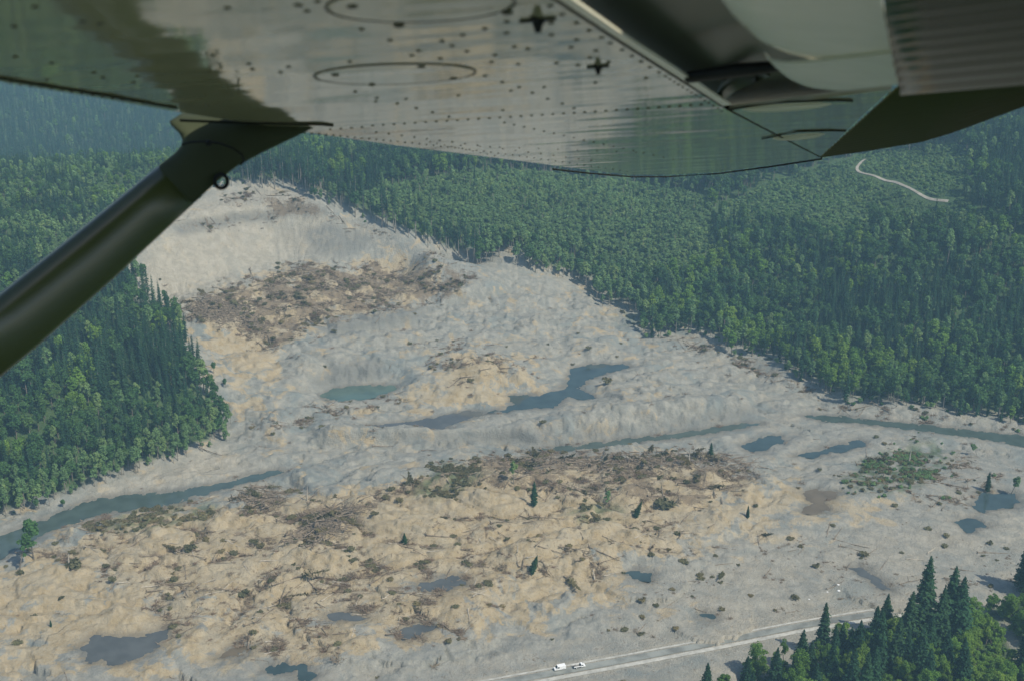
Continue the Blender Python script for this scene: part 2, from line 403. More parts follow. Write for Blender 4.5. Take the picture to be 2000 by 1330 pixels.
def ground(x, y):
    x = np.asarray(x, float); y = np.asarray(y, float)
    j = np.clip(np.searchsorted(ROWS, y) - 1, 0, NR - 2)
    fy = np.clip((y - ROWS[j]) / (ROWS[j + 1] - ROWS[j]), 0, 1)
    a = x / np.maximum(y * CT + CAM_H * ST, 1.0)
    i = np.clip(np.searchsorted(COLA, a) - 1, 0, NC - 2)
    fx = np.clip((a - COLA[i]) / (COLA[i + 1] - COLA[i]), 0, 1)
    return (GZ[j, i] * (1 - fx) + GZ[j, i + 1] * fx) * (1 - fy) + (GZ[j + 1, i] * (1 - fx) + GZ[j + 1, i + 1] * fx) * fy

def spot(px, py):
    """where the photograph pixel meets the finished ground"""
    r = ray(px, py)
    t = np.arange(480, 2600, 0.6) / r[1]
    x, y, z = r[0] * t, r[1] * t, CAM_H + r[2] * t
    hit = np.nonzero(z < ground(x, y))[0]
    k = hit[0] if len(hit) else 0
    return float(x[k]), float(y[k]), float(ground(x[k:k + 1], y[k:k + 1])[0])

# ------------------------------------------------------------------ mesh and material helpers
def mesh_np(name, V, quads=None, tris=None, mats=(), matidx=None, smooth_sh=False):
    me = bpy.data.meshes.new(name)
    V = np.asarray(V, np.float32)
    loops, starts = [], []
    n0 = 0
    if quads is not None and len(quads):
        q = np.asarray(quads, np.int32)
        loops.append(q.ravel()); starts.append(np.arange(len(q)) * 4 + n0); n0 += q.size
    if tris is not None and len(tris):
        q = np.asarray(tris, np.int32)
        loops.append(q.ravel()); starts.append(np.arange(len(q)) * 3 + n0); n0 += q.size
    L = np.concatenate(loops); S = np.concatenate(starts).astype(np.int32)
    me.vertices.add(len(V)); me.vertices.foreach_set('co', V.ravel())
    me.loops.add(len(L)); me.loops.foreach_set('vertex_index', L)
    me.polygons.add(len(S)); me.polygons.foreach_set('loop_start', S)
    if matidx is not None:
        me.polygons.foreach_set('material_index', np.asarray(matidx, np.int32))
    if smooth_sh:
        me.polygons.foreach_set('use_smooth', np.ones(len(S), bool))
    me.update(calc_edges=True)
    me.validate()
    for m in mats:
        me.materials.append(m)
    return me

def link(name, me, parent=None, loc=None):
    o = bpy.data.objects.new(name, me)
    COL.objects.link(o)
    if parent is not None:
        o.parent = parent
    if loc is not None:
        o.location = loc
    return o

def tag(o, label=None, cat=None, group=None, kind=None):
    if label: o['label'] = label
    if cat: o['category'] = cat
    if group: o['group'] = group
    if kind: o['kind'] = kind
    return o

def thing(name, label, cat, loc=(0, 0, 0), rz=0.0, group=None):
    o = bpy.data.objects.new(name, None)
    o.empty_display_size = 1.0
    COL.objects.link(o)
    o.location = loc
    o.rotation_euler = (0, 0, rz)
    return tag(o, label, cat, group)

class NT:
    def __init__(self, name):
        self.m = bpy.data.materials.new(name)
        self.m.use_nodes = True
        self.t = self.m.node_tree
        self.b = self.t.nodes['Principled BSDF']
    def n(self, kind, **kw):
        nd = self.t.nodes.new(kind)
        for k, v in kw.items():
            setattr(nd, k, v)
        return nd
    def l(self, a, b):
        self.t.links.new(a, b)
    def noise(self, scale, detail=4, rough=0.55, vec=None, dist=0.0):
        nd = self.n('ShaderNodeTexNoise')
        nd.inputs['Scale'].default_value = scale
        nd.inputs['Detail'].default_value = detail
        nd.inputs['Roughness'].default_value = rough
        nd.inputs['Distortion'].default_value = dist
        if vec is not None:
            self.l(vec, nd.inputs['Vector'])
        return nd.outputs[0]
    def ramp(self, fac, lo, hi, a=0.0, b=1.0):
        nd = self.n('ShaderNodeMapRange', interpolation_type='SMOOTHSTEP')
        self.l(fac, nd.inputs[0])
        for k, v in zip((1, 2, 3, 4), (lo, hi, a, b)):
            nd.inputs[k].default_value = v
        return nd.outputs[0]
    def mix(self, fac, a, b, mode='MIX'):
        nd = self.n('ShaderNodeMix', data_type='RGBA', blend_type=mode)
        for sock, v in ((nd.inputs[0], fac), (nd.inputs[6], a), (nd.inputs[7], b)):
            if hasattr(v, 'links'):
                self.l(v, sock)
            elif isinstance(v, (int, float)):
                sock.default_value = v
            else:
                sock.default_value = (*v, 1.0)
        return nd.outputs[2]
    def math(self, op, a, b=0.0, clamp=False):
        nd = self.n('ShaderNodeMath', operation=op, use_clamp=clamp)
        for s, v in zip(nd.inputs, (a, b)):
            if hasattr(v, 'links'):
                self.l(v, s)
            else:
                s.default_value = v
        return nd.outputs[0]
    def bump(self, h, strength=0.5, dist=1.0):
        nd = self.n('ShaderNodeBump')
        nd.inputs['Strength'].default_value = strength
        nd.inputs['Distance'].default_value = dist
        self.l(h, nd.inputs['Height'])
        self.l(nd.outputs[0], self.b.inputs['Normal'])
    def set(self, **kw):
        names = {'col': 'Base Color', 'rough': 'Roughness', 'spec': 'Specular IOR Level', 'metal': 'Metallic', 'ior': 'IOR'}
        for k, v in kw.items():
            s = self.b.inputs[names[k]]
            if hasattr(v, 'links'):
                self.l(v, s)
            elif isinstance(v, tuple):
                s.default_value = (*v, 1.0)
            else:
                s.default_value = v
        return self.m

def simple(name, col, rough=0.7, vary=0.25, scale=3.0, spec=0.3):
    t = NT(name)
    tc = t.n('ShaderNodeTexCoord').outputs['Object']
    n = t.noise(scale, 4, 0.6, tc)
    lo = tuple(c * (1 - vary) for c in col); hi = tuple(min(1, c * (1 + vary)) for c in col)
    return t.set(col=t.mix(t.ramp(n, 0.3, 0.7), lo, hi), rough=rough, spec=spec)

def soil_material():
    t = NT('mud')
    geo = t.n('ShaderNodeNewGeometry')
    pos = geo.outputs['Position']
    at = t.n('ShaderNodeAttribute', attribute_name='soil')
    sep = t.n('ShaderNodeSeparateColor'); t.l(at.outputs['Color'], sep.inputs[0])
    at2 = t.n('ShaderNodeAttribute', attribute_name='cover')
    sep2 = t.n('ShaderNodeSeparateColor'); t.l(at2.outputs['Color'], sep2.inputs[0])
    tanw, litter, green = sep.outputs[0], sep.outputs[1], sep.outputs[2]
    wet, pale, band = sep2.outputs[0], sep2.outputs[1], sep2.outputs[2]
    big = t.noise(0.07, 6, 0.66, pos, 0.7)
    mid = t.noise(0.16, 5, 0.65, pos, 0.4)
    fine = t.noise(0.8, 4, 0.7, pos)
    vfine = t.noise(2.6, 3, 0.7, pos)
    grey = t.mix(t.ramp(mid, 0.35, 0.68), (0.235, 0.242, 0.224), (0.34, 0.336, 0.30))
    grey = t.mix(t.ramp(big, 0.42, 0.66, 0, 0.5), grey, (0.35, 0.315, 0.25))
    grey = t.mix(t.ramp(t.noise(0.03, 4, 0.6, pos, 1.0), 0.52, 0.66, 0, 0.8), grey, (0.21, 0.238, 0.235))
    tan = t.mix(t.ramp(mid, 0.36, 0.64), (0.36, 0.29, 0.18), (0.43, 0.365, 0.255))
    tan = t.mix(t.ramp(fine, 0.52, 0.74, 0, 0.55), tan, (0.37, 0.255, 0.135))
    tan = t.mix(t.ramp(t.noise(0.06, 5, 0.65, pos, 0.8), 0.46, 0.62, 0, 0.7), tan, (0.40, 0.355, 0.265))
    tsel = t.ramp(t.math('ADD', tanw, t.math('MULTIPLY', t.math('SUBTRACT', big, 0.5), 1.7)), 0.30, 0.66)
    tsel = t.ramp(t.math('ADD', tsel, t.math('MULTIPLY', t.math('SUBTRACT', mid, 0.5), 0.8)), 0.2, 0.8)
    base = t.mix(tsel, grey, tan)
    base = t.mix(t.math('MULTIPLY', pale, 0.85), base, t.mix(t.ramp(mid, 0.35, 0.65), (0.365, 0.33, 0.262), (0.45, 0.415, 0.34)))
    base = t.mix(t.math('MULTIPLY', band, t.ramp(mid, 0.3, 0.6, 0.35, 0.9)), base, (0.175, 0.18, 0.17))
    lsel = t.ramp(t.math('ADD', t.math('MULTIPLY', fine, 0.6), t.math('MULTIPLY', litter, 0.34)), 0.46, 0.60)
    lsel = t.math('MULTIPLY', lsel, t.ramp(litter, 0.02, 0.35))
    brown = t.mix(t.ramp(vfine, 0.4, 0.6), (0.12, 0.088, 0.06), (0.24, 0.19, 0.135))
    base = t.mix(t.math('MULTIPLY', lsel, 0.8), base, brown)
    m2 = t.noise(0.42, 4, 0.75, pos, 0.8)
    clod = t.math('MULTIPLY', t.ramp(m2, 0.57, 0.66, 0, 0.75), t.ramp(t.math('ADD', litter, t.math('MULTIPLY', tsel, 0.12)), 0.03, 0.30))
    base = t.mix(clod, base, brown)
    base = t.mix(t.ramp(m2, 0.30, 0.44, 0.28, 0.0), base, (0.20, 0.185, 0.155))
    speck = t.ramp(vfine, 0.54, 0.70, 0, 0.5)
    base = t.mix(t.ramp(t.noise(1.1, 5, 0.8, pos), 0.32, 0.47, 0.4, 0.0), base, (0.15, 0.14, 0.115))
    base = t.mix(speck, base, (0.16, 0.15, 0.13))
    base = t.mix(t.math('MULTIPLY', wet, 0.6), base, (0.13, 0.12, 0.10))
    floor = t.mix(t.ramp(mid, 0.35, 0.65), (0.045, 0.08, 0.034), (0.075, 0.125, 0.05))
    base = t.mix(green, base, floor)
    h = t.math('ADD', t.math('MULTIPLY', fine, 1.0), t.math('MULTIPLY', vfine, 0.4))
    t.bump(h, 0.8, 1.3)
    return t.set(col=base, rough=0.92, spec=0.15)

def leaf_material(name, lo, hi, trans=0.25, scale=0.25):
    t = NT(name)
    t.t.nodes.remove(t.b)
    out = t.t.nodes['Material Output']
    rnd = t.n('ShaderNodeObjectInfo').outputs['Random']
    geo = t.n('ShaderNodeNewGeometry')
    tc = t.n('ShaderNodeTexCoord').outputs['Object']
    n = t.noise(scale, 3, 0.6, tc)
    c = t.mix(rnd, lo, hi)
    rnd2 = t.math('FRACT', t.math('MULTIPLY', rnd, 37.7))
    c = t.mix(t.ramp(rnd2, 0.45, 1.0, 0.0, 0.8), c, (hi[0] * 1.6, hi[1] * 1.25, hi[2] * 1.0))
    c = t.mix(t.ramp(rnd2, 0.0, 0.35, 0.7, 0.0), c, tuple(v * 0.6 for v in lo))
    c = t.mix(t.ramp(n, 0.35, 0.7, 0, 0.6), c, tuple(v * 0.6 for v in lo))
    isl = geo.outputs['Random Per Island']
    stand = t.noise(0.013, 3, 0.55, geo.outputs['Position'], 0.5)
    c = t.mix(t.ramp(stand, 0.36, 0.50, 0.55, 0.0), c, tuple(v * 0.55 for v in lo))
    c = t.mix(t.ramp(stand, 0.52, 0.66, 0.0, 0.45), c, (hi[0] * 1.05, hi[1] * 1.15, hi[2] * 1.05))
    c = t.mix(t.math('MULTIPLY', isl, 0.5), c, tuple(min(1, v * 1.7) for v in hi))
    d = t.n('ShaderNodeBsdfDiffuse'); t.l(c, d.inputs[0])
    tr = t.n('ShaderNodeBsdfTranslucent'); t.l(c, tr.inputs[0])
    mx = t.n('ShaderNodeMixShader'); mx.inputs[0].default_value = trans
    t.l(d.outputs[0], mx.inputs[1]); t.l(tr.outputs[0], mx.inputs[2])
    t.l(mx.outputs[0], out.inputs[0])
    return t.m

def water_material(name, col, rough=0.06):
    t = NT(name)
    pos = t.n('ShaderNodeNewGeometry').outputs['Position']
    n = t.noise(0.12, 3, 0.5, pos)
    c = t.mix(t.ramp(n, 0.3, 0.7), tuple(v * 0.85 for v in col), tuple(v * 1.15 for v in col))
    t.bump(t.noise(1.2, 2, 0.5, pos), 0.06, 0.3)
    return t.set(col=c, rough=rough, ior=1.33)

M_SOIL = soil_material()
M_CON = leaf_material('conifer_needles', (0.016, 0.046, 0.028), (0.034, 0.080, 0.040), 0.15)
M_BROAD = leaf_material('broad_leaves', (0.042, 0.106, 0.040), (0.078, 0.155, 0.052), 0.32)
M_PALE = leaf_material('pale_leaves', (0.11, 0.20, 0.085), (0.165, 0.27, 0.11), 0.35)
M_BRIGHT = leaf_material('bright_leaves', (0.078, 0.175, 0.034), (0.145, 0.25, 0.05), 0.35)
M_DULL = leaf_material('dull_leaves', (0.085, 0.095, 0.05), (0.15, 0.14, 0.08), 0.2)
M_BARK = simple('bark', (0.17, 0.15, 0.125), 0.9, 0.35, 1.5)
M_PALEBARK = simple('pale_bark', (0.22, 0.20, 0.17), 0.9, 0.3, 1.5)
M_WOOD = simple('weathered_wood', (0.20, 0.162, 0.122), 0.9, 0.4, 0.9)
M_WOODPALE = simple('bleached_wood', (0.40, 0.36, 0.30), 0.85, 0.25, 0.9)
M_TWIG = NT('twigs')
_r = M_TWIG.n('ShaderNodeObjectInfo').outputs['Random']
_i = M_TWIG.n('ShaderNodeNewGeometry').outputs['Random Per Island']
M_TWIG = M_TWIG.set(col=M_TWIG.mix(M_TWIG.math('MULTIPLY', _i, 0.6), M_TWIG.mix(_r, (0.15, 0.085, 0.05), (0.20, 0.165, 0.12)), (0.29, 0.25, 0.20)), rough=0.95, spec=0.1)
M_WATER = {'turquoise': water_material('turquoise_water', (0.075, 0.12, 0.105)), 'blue': water_material('blue_water', (0.042, 0.066, 0.07)),
           'dull': water_material('dull_water', (0.085, 0.092, 0.092)), 'brown': water_material('brown_water', (0.13, 0.105, 0.07), 0.1),
           'river': water_material('river_water', (0.06, 0.086, 0.080), 0.13)}

# ------------------------------------------------------------------ ground sheets and water
def build_terrain():
    idx = np.arange(NR * NC).reshape(NR, NC)
    q = np.stack([idx[:-1, :-1], idx[:-1, 1:], idx[1:, 1:], idx[1:, :-1]], -1).reshape(-1, 4)
    me = mesh_np('terrain', np.stack([GX, GY, GZ], -1).reshape(-1, 3), q, mats=[M_SOIL], smooth_sh=True)
    slide = look(m_slide, PX, PY) * 1.0
    slide = np.maximum(smooth((look(m_slide_s, wpx, wpy) - 0.35) / 0.3), look(m_dirt, wpx, wpy))
    tan = np.maximum(look(m_tan, wpx, wpy), 0.30 * smooth((1600 - PX) / 300) * smooth((1260 - PY) / 60))
    crease = np.maximum(smooth((-0.20 - hum) / 0.16), 0.8 * CRACK) * sl
    deb = look(m_debris, wpx, wpy)
    deb = np.clip(deb * (0.75 + 0.9 * fbm(GX / 16, GY / 16, 3, 61)), 0, 1)
    deb = np.clip(np.maximum(deb, kr * 0.3) + crease * (0.12 + 1.1 * look(m_debris, wpx, wpy)), 0, 1)
    green = smooth((0.22 - look(m_fringe, wpx, wpy)) / 0.2) * (1 - look(m_dirt, wpx, wpy))
    br = look(m_brush, wpx, wpy) * smooth(0.6 + 1.2 * fbm(GX / 9, GY / 9, 3, 62))
    green = np.maximum(green, br * 0.75)
    lvl = np.zeros(GX.shape)
    for nm, tint, W, lev in WATER:
        wx = np.array([p[0] for p in W]); wy = np.array([p[1] for p in W])
        g = (GX > wx.min() - 14) & (GX < wx.max() + 14) & (GY > wy.min() - 14) & (GY < wy.max() + 14)
        dd = poly_dist(GX[g], GY[g], W)
        lvl[g] = np.maximum(lvl[g], smooth(1 - (GZ[g] - lev) / 1.7) * np.where(in_poly(GX[g], GY[g], W), 1.0, smooth(1 - dd / 9.0)))
    pale = look(m_pale, wpx, wpy)
    pale = np.maximum(pale, smooth((7.5 - dr) / 2) * 0.6)
    pale = np.maximum(pale, 0.5 * smooth((PX - 1150) / 300) * smooth((PY - 960) / 90) * (0.6 + 0.6 * fbm(GX / 25, GY / 25, 3, 66)))
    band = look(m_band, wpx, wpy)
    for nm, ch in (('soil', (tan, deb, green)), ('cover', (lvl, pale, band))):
        a = me.color_attributes.new(nm, 'FLOAT_COLOR', 'POINT')
        buf = np.ones((NR * NC, 4), np.float32)
        for k in range(3):
            buf[:, k] = ch[k].ravel()
        a.data.foreach_set('color', buf.ravel())
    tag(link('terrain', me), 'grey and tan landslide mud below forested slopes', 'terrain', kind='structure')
    g = bpy.data.meshes.new('ground')
    s = 4500
    g.from_pydata([(-s, -s, -45), (s, -s, -45), (s, s, -45), (-s, s, -45)], [], [(0, 1, 2, 3)])
    g.materials.append(simple('far_ground', (0.05, 0.07, 0.035), 0.95, 0.4, 0.01))
    tag(link('ground', g), 'dark green valley floor around the slide', 'ground', kind='structure')

build_terrain()
WLAB = {'turquoise': 'small turquoise pool lying in a hollow of the mud', 'blue': 'blue grey pool winding between the mud mounds', 'dull': 'dull grey shallow pool among tan mud mounds',
        'brown': 'shallow brown puddle lying on tan mud', 'river': 'grey green river flowing past the slide'}
for nm, tint, W, lev in WATER:
    cx, cy = np.mean([p[0] for p in W]), np.mean([p[1] for p in W])
    bm = bmesh.new()
    n = len(W)
    # grow the outline so that the shore is cut by the mud itself
    area = sum(W[i][0] * W[(i + 1) % n][1] - W[(i + 1) % n][0] * W[i][1] for i in range(n))
    s = 1.0 if area > 0 else -1.0
    vs = []
    for i in range(n):
        a, b, c = np.array(W[i - 1]), np.array(W[i]), np.array(W[(i + 1) % n])
        e = (c - a) / (np.linalg.norm(c - a) + 1e-9)
        nn = np.array([e[1], -e[0]]) * s
        p = b + nn * 1.5
        vs.append(bm.verts.new((p[0], p[1], lev)))
    f = bm.faces.new(vs)
    bmesh.ops.triangulate(bm, faces=[f])
    for f in bm.faces:
        if f.normal.z < 0:
            f.normal_flip()
    me = bpy.data.meshes.new(nm)
    bm.to_mesh(me); bm.free()
    me.materials.append(M_WATER[tint])
    tag(link(nm, me), WLAB[tint], 'water', kind='structure')

def strip(name, pts_xy, width, lift, mat, label, flat=None, cross=5):
    """a road draped over the ground"""
    L = [np.array(p[:2]) for p in pts_xy]
    pl = [L[0]]
    for a, b in zip(L[:-1], L[1:]):
        k = max(2, int(np.linalg.norm(b - a) / 4))
        for i in range(1, k + 1):
            pl.append(a + (b - a) * i / k)
    pl = np.array(pl)
    for _ in range(6):
        pl[1:-1] = (pl[:-2] + 2 * pl[1:-1] + pl[2:]) / 4
    d = np.gradient(pl, axis=0)
    d /= np.linalg.norm(d, axis=1)[:, None] + 1e-9
    nrm = np.stack([-d[:, 1], d[:, 0]], -1)
    V = []
    for o in np.linspace(-width / 2, width / 2, cross):
        p = pl + nrm * o
        z = ground(p[:, 0], p[:, 1]) if flat is None else np.full(len(p), flat)
        V.append(np.stack([p[:, 0], p[:, 1], z + lift], -1))
    V = np.array(V)
    n = len(pl)
    idx = np.arange(cross * n).reshape(cross, n)
    q = np.stack([idx[:-1, :-1], idx[:-1, 1:], idx[1:, 1:], idx[1:, :-1]], -1).reshape(-1, 4)
    return tag(link(name, mesh_np(name, V.reshape(-1, 3), q, mats=[mat])), label, 'road', kind='structure')

M_ASPH = simple('worn_asphalt', (0.205, 0.215, 0.20), 0.85, 0.3, 0.12)
M_GRAVEL = simple('pale_gravel', (0.40, 0.395, 0.36), 0.95, 0.2, 0.3)
M_TRACK = simple('track_dirt', (0.31, 0.29, 0.245), 0.95, 0.2, 0.2)
strip('road', ROAD_W, 4.2, 0.20, M_ASPH, 'narrow grey road crossing the mud in front of the trees', 2.9)
off = [np.array([p[0] + 1.2, p[1] - 3.9]) for p in ROAD_W]
strip('road_shoulder', off, 2.4, 0.16, M_GRAVEL, 'pale gravel shoulder along the grey road', 2.9)
off = [np.array([p[0] - 1.2, p[1] + 3.4]) for p in ROAD_W]
strip('road_verge', off, 1.3, 0.14, M_GRAVEL, 'pale gravel verge on the far side of the road', 2.9)
TRACK = [(1690, 312), (1668, 330), (1684, 340), (1712, 348), (1740, 355), (1765, 362), (1782, 374), (1800, 385), (1818, 393), (1852, 395)]
TRACK_W = [spot(a, b) for a, b in TRACK]
strip('dirt_track', TRACK_W, 2.6, 0.4, M_TRACK, 'pale dirt track across the cleared hillside')

# ------------------------------------------------------------------ plants
def quads_from(centers, nrm, size, rng, aspect=1.0):
    n = len(centers)
    up = rng.normal(size=(n, 3))
    nrm = nrm / (np.linalg.norm(nrm, axis=1)[:, None] + 1e-9)
    a = np.cross(nrm, up); a /= np.linalg.norm(a, axis=1)[:, None] + 1e-9
    b = np.cross(nrm, a)
    s = size[:, None]
    j = lambda: rng.uniform(0.6, 1.25, (n, 1))
    V = np.stack([centers - a * s * j() * aspect - b * s * 0.4 * j(), centers + a * s * 0.4 * j() - b * s * j(), centers + a * s * j() * aspect + b * s * 0.4 * j(), centers - a * s * 0.4 * j() + b * s * j()], 1)
    return V.reshape(-1, 3), np.arange(n * 4).reshape(-1, 4)

def tube_np(path, radii, k=6):
    path = np.asarray(path, float); V = []
    n = len(path)
    d = np.gradient(path, axis=0)
    for i in range(n):
        t = d[i] / (np.linalg.norm(d[i]) + 1e-9)
        h = np.array([1.0, 0, 0]) if abs(t[0]) < 0.8 else np.array([0, 1.0, 0])
        a = np.cross(t, h); a /= np.linalg.norm(a); b = np.cross(t, a)
        for j in range(k):
            an = 2 * math.pi * j / k
            V.append(path[i] + radii[i] * (math.cos(an) * a + math.sin(an) * b))
    Q = [(i * k + j, i * k + (j + 1) % k, (i + 1) * k + (j + 1) % k, (i + 1) * k + j) for i in range(n - 1) for j in range(k)]
    return np.array(V), np.array(Q)

def join_np(parts):
    V, Q, o = [], [], 0
    for v, q in parts:
        V.append(v); Q.append(q + o); o += len(v)
    return np.concatenate(V), np.concatenate(Q)

def conifer_crown(seed, H, R, whorls, nb, sub, bare=0.12, ragged=0.25):
    rng = np.random.default_rng(seed)
    parts = []
    for k in range(whorls):
        f = k / (whorls - 1)
        z = H * (bare + (1.0 - bare) * f ** 0.95)
        r0 = R * (1 - f) ** 0.75 * (1 - 0.35 * (1 - f) ** 4) + 0.22
        for b in range(nb):
            an = 2 * math.pi * (b + rng.uniform(-0.4, 0.4)) / nb + k * 2.4
            r = r0 * rng.uniform(1 - ragged * 1.5, 1 + ragged)
            if rng.uniform() < 0.08:
                continue
            dv = np.array([math.cos(an), math.sin(an), 0]); pv = np.array([-dv[1], dv[0], 0])
            dr_ = rng.uniform(0.12, 0.42) * r
            w = 0.20 * r + 0.22
            zz = z + rng.uniform(-0.4, 0.4)
            c0 = np.array([0, 0, zz]); c1 = c0 + dv * r * 0.55 + np.array([0, 0, -dr_ * 0.35]); c2 = c0 + dv * r + np.array([0, 0, -dr_])
            V = np.array([c0 - pv * w * 0.3, c0 + pv * w * 0.3, c1 + pv * w - [0, 0, w * 0.35], c1 - pv * w - [0, 0, w * 0.35], c2 + pv * w * 0.25, c2 - pv * w * 0.25])
            parts.append((V, np.array([[0, 1, 2, 3], [3, 2, 4, 5]])))
            if sub:
                m = sub
                tt = rng.uniform(0.3, 1.0, m)
                cc = c0[None] + dv[None] * (r * tt)[:, None] + rng.normal(size=(m, 3)) * np.array([w * 0.6, w * 0.6, 0.25])
                cc[:, 2] -= dr_ * tt ** 1.3 + 0.15
                nn = rng.normal(size=(m, 3)) * 0.7 + dv[None] * 0.5 + np.array([0, 0, 0.8])
                parts.append(quads_from(cc, nn, rng.uniform(0.3, 0.62, m) * (0.35 + 0.2 * r), rng, 1.5))
    return join_np(parts)

def broad_crown(seed, H, R, n, leaf, base=0.3, lobes=13, flat=1.0, small=1.0):
    rng = np.random.default_rng(seed)
    zc, zr = H * (1 + base) / 2, H * (1 - base) / 2
    C, S = [], []
    for k in range(lobes):
        v = rng.normal(size=3); v /= np.linalg.norm(v)
        q = rng.uniform(0.25, 0.72) * (1.0 if small == 1 else 1.25)
        C.append([v[0] * R * q, v[1] * R * q, zc + v[2] * zr * q * flat]); S.append(R * rng.uniform(0.3, 0.52) * small * (1.0 if small == 1 else rng.uniform(0.7, 1.3)))
    C, S = np.array(C), np.array(S)
    pick = rng.choice(lobes, n, p=S ** 2 / (S ** 2).sum())
    v = rng.normal(size=(n, 3)); v /= np.linalg.norm(v, axis=1)[:, None]
    v[:, 2] = np.where(v[:, 2] < -0.3, -v[:, 2] * 0.7, v[:, 2])
    rad = S[pick] * rng.uniform(0.72, 1.12, n)
    cen = C[pick] + v * rad[:, None] * np.array([1, 1, min(1.3, zr / R * 0.9)])
    cen[:, 2] = np.maximum(cen[:, 2], H * base * 0.6)
    return quads_from(cen, v * 0.9 + rng.normal(size=(n, 3)) * 0.6 + [0, 0, 0.3], leaf * rng.uniform(0.55, 1.25, n), rng)

def trunk_np(seed, H, r, limbs=0, R=3.0, frac=0.9):
    rng = np.random.default_rng(seed)
    n = 7
    zz = np.linspace(-1.5, H * frac, n)
    path = np.stack([np.cumsum(rng.normal(size=n) * 0.02 * H * 0.3), np.cumsum(rng.normal(size=n) * 0.02 * H * 0.3), zz], -1)
    path[:, :2] -= path[1, :2]
    parts = [tube_np(path, r * (1.15 - 0.95 * np.linspace(0, 1, n)), 7)]
    for k in range(limbs):
        i = rng.integers(2, n - 1)
        an = rng.uniform(0, 6.283)
        L = R * rng.uniform(0.5, 0.85)
        p0 = path[i]
        pp = np.stack([p0 + np.array([math.cos(an) * L * t, math.sin(an) * L * t, L * 0.9 * t ** 1.2]) for t in (0, 0.35, 0.7, 1.0)])
        parts.append(tube_np(pp, r * np.array([0.45, 0.32, 0.2, 0.08]), 5))
    return join_np(parts)

def crown_mesh(nm, vq, mat):
    return mesh_np(nm, vq[0], vq[1], mats=[mat])

PROTO = {}
def proto(key, name, crown, trunk, cmat, tmat):
    PROTO[key] = (name, crown_mesh('crown', crown, cmat), mesh_np('trunk', trunk[0], trunk[1], mats=[tmat], smooth_sh=True))

for i in range(4):
    H, R = [28, 32, 25, 34][i], [3.3, 3.6, 3.2, 3.4][i]
    proto(f'con{i}', 'conifer', conifer_crown(100 + i, H, R, 24, 8, 1, 0.10, 0.3), trunk_np(110 + i, H, 0.45), M_CON, M_BARK)
for i in range(3):   # rim trees: long bare stems under a short crown
    H, R = [33, 30, 36][i], [2.9, 2.6, 3.0][i]
    proto(f'rim{i}', 'conifer', conifer_crown(120 + i, H, R, 17, 7, 1, 0.45, 0.35), trunk_np(125 + i, H, 0.42), M_CON, M_PALEBARK)
for i in range(4):
    H, R = [19, 23, 15, 21][i], [3.7, 4.6, 3.3, 3.2][i]
    proto(f'bro{i}', 'broadleaf_tree', broad_crown(140 + i, H, R, 800, 0.56, 0.2, 15), trunk_np(150 + i, H, 0.35, 4, R, 0.75), M_BROAD, M_BARK)
for i in range(2):
    H, R = [18, 21][i], [3.9, 3.4][i]
    proto(f'bri{i}', 'broadleaf_tree', broad_crown(145 + i, H, R, 800, 0.56, 0.15, 15), trunk_np(155 + i, H, 0.35, 4, R, 0.75), M_BRIGHT, M_BARK)
for i in range(3):
    H, R = [22, 19, 24][i], [3.4, 3.0, 3.3][i]
    proto(f'ald{i}', 'alder', broad_crown(160 + i, H, R, 750, 0.55, 0.26, 13), trunk_np(170 + i, H, 0.30, 4, R, 0.85), M_PALE, M_PALEBARK)
for i in range(3):
    H, R = [9, 7, 11][i], [3.2, 2.8, 3.0][i]
    proto(f'you{i}', 'young_tree', broad_crown(180 + i, H, R, 420, 0.5, 0.08, 9), trunk_np(185 + i, H, 0.18, 2, R, 0.7), M_PALE, M_BARK)
for i in range(3):
    H, R = [3.2, 2.4, 4.2][i], [2.3, 2.0, 2.4][i]
    proto(f'shr{i}', 'shrub', broad_crown(190 + i, H, R, 200, 0.42, 0.02, 7), trunk_np(195 + i, H, 0.08, 2, R, 0.7), M_BROAD, M_BARK)
for i in range(2):
    H, R = [3.0, 2.4][i], [2.3, 2.0][i]
    proto(f'low{i}', 'shrub', broad_crown(197 + i, H, R, 160, 0.45, 0.02, 7), trunk_np(199 + i, H, 0.08, 2, R, 0.7), M_PALE, M_BARK)
for i in range(2):
    H, R = [1.7, 2.1][i], [2.2, 2.7][i]
    proto(f'scr{i}', 'scrub_bush', broad_crown(200 + i, H, R, 170, 0.40, 0.02, 7), trunk_np(205 + i, H, 0.08, 3, R, 0.7), M_DULL, M_TWIG)
for i in range(3):
    H, R = [40, 34, 44][i], [6.6, 6.2, 6.6][i]
    proto(f'nco{i}', 'conifer', conifer_crown(220 + i, H, R, 44, 10, 7, 0.08, 0.36), trunk_np(225 + i, H, 0.55), M_CON, M_BARK)
for i in range(3):
    H, R = [15, 20, 11][i], [5.6, 6.2, 5.4][i]
    proto(f'nbr{i}', 'bushy_tree', broad_crown(240 + i, H, R, 5000, 0.33, 0.08, 34, 1.0, 0.62), trunk_np(245 + i, H, 0.35, 6, R, 0.75), M_BRIGHT, M_BARK)
for i in range(2):
    H, R = [19, 16][i], [3.0, 2.6][i]
    proto(f'nal{i}', 'alder', broad_crown(250 + i, H, R, 1300, 0.30, 0.25, 14), trunk_np(255 + i, H, 0.22, 6, R, 0.85), M_BRIGHT, M_PALEBARK)

USED = {}
def plant(key, x, y, z, scale, rz, label, cat, group=None, tilt=(0, 0), zs=1.0, name=None, parts=True):
    nm, cm, tm = PROTO[key]
    t = thing(name or nm, label, cat, (x, y, z), rz, group)
    t.rotation_euler = (tilt[0], tilt[1], rz)
    t.scale = (scale, scale, scale * zs)
    c = link('crown', cm, t)
    k = link('trunk', tm, t)
    USED.setdefault(key, (c, k))
    return t

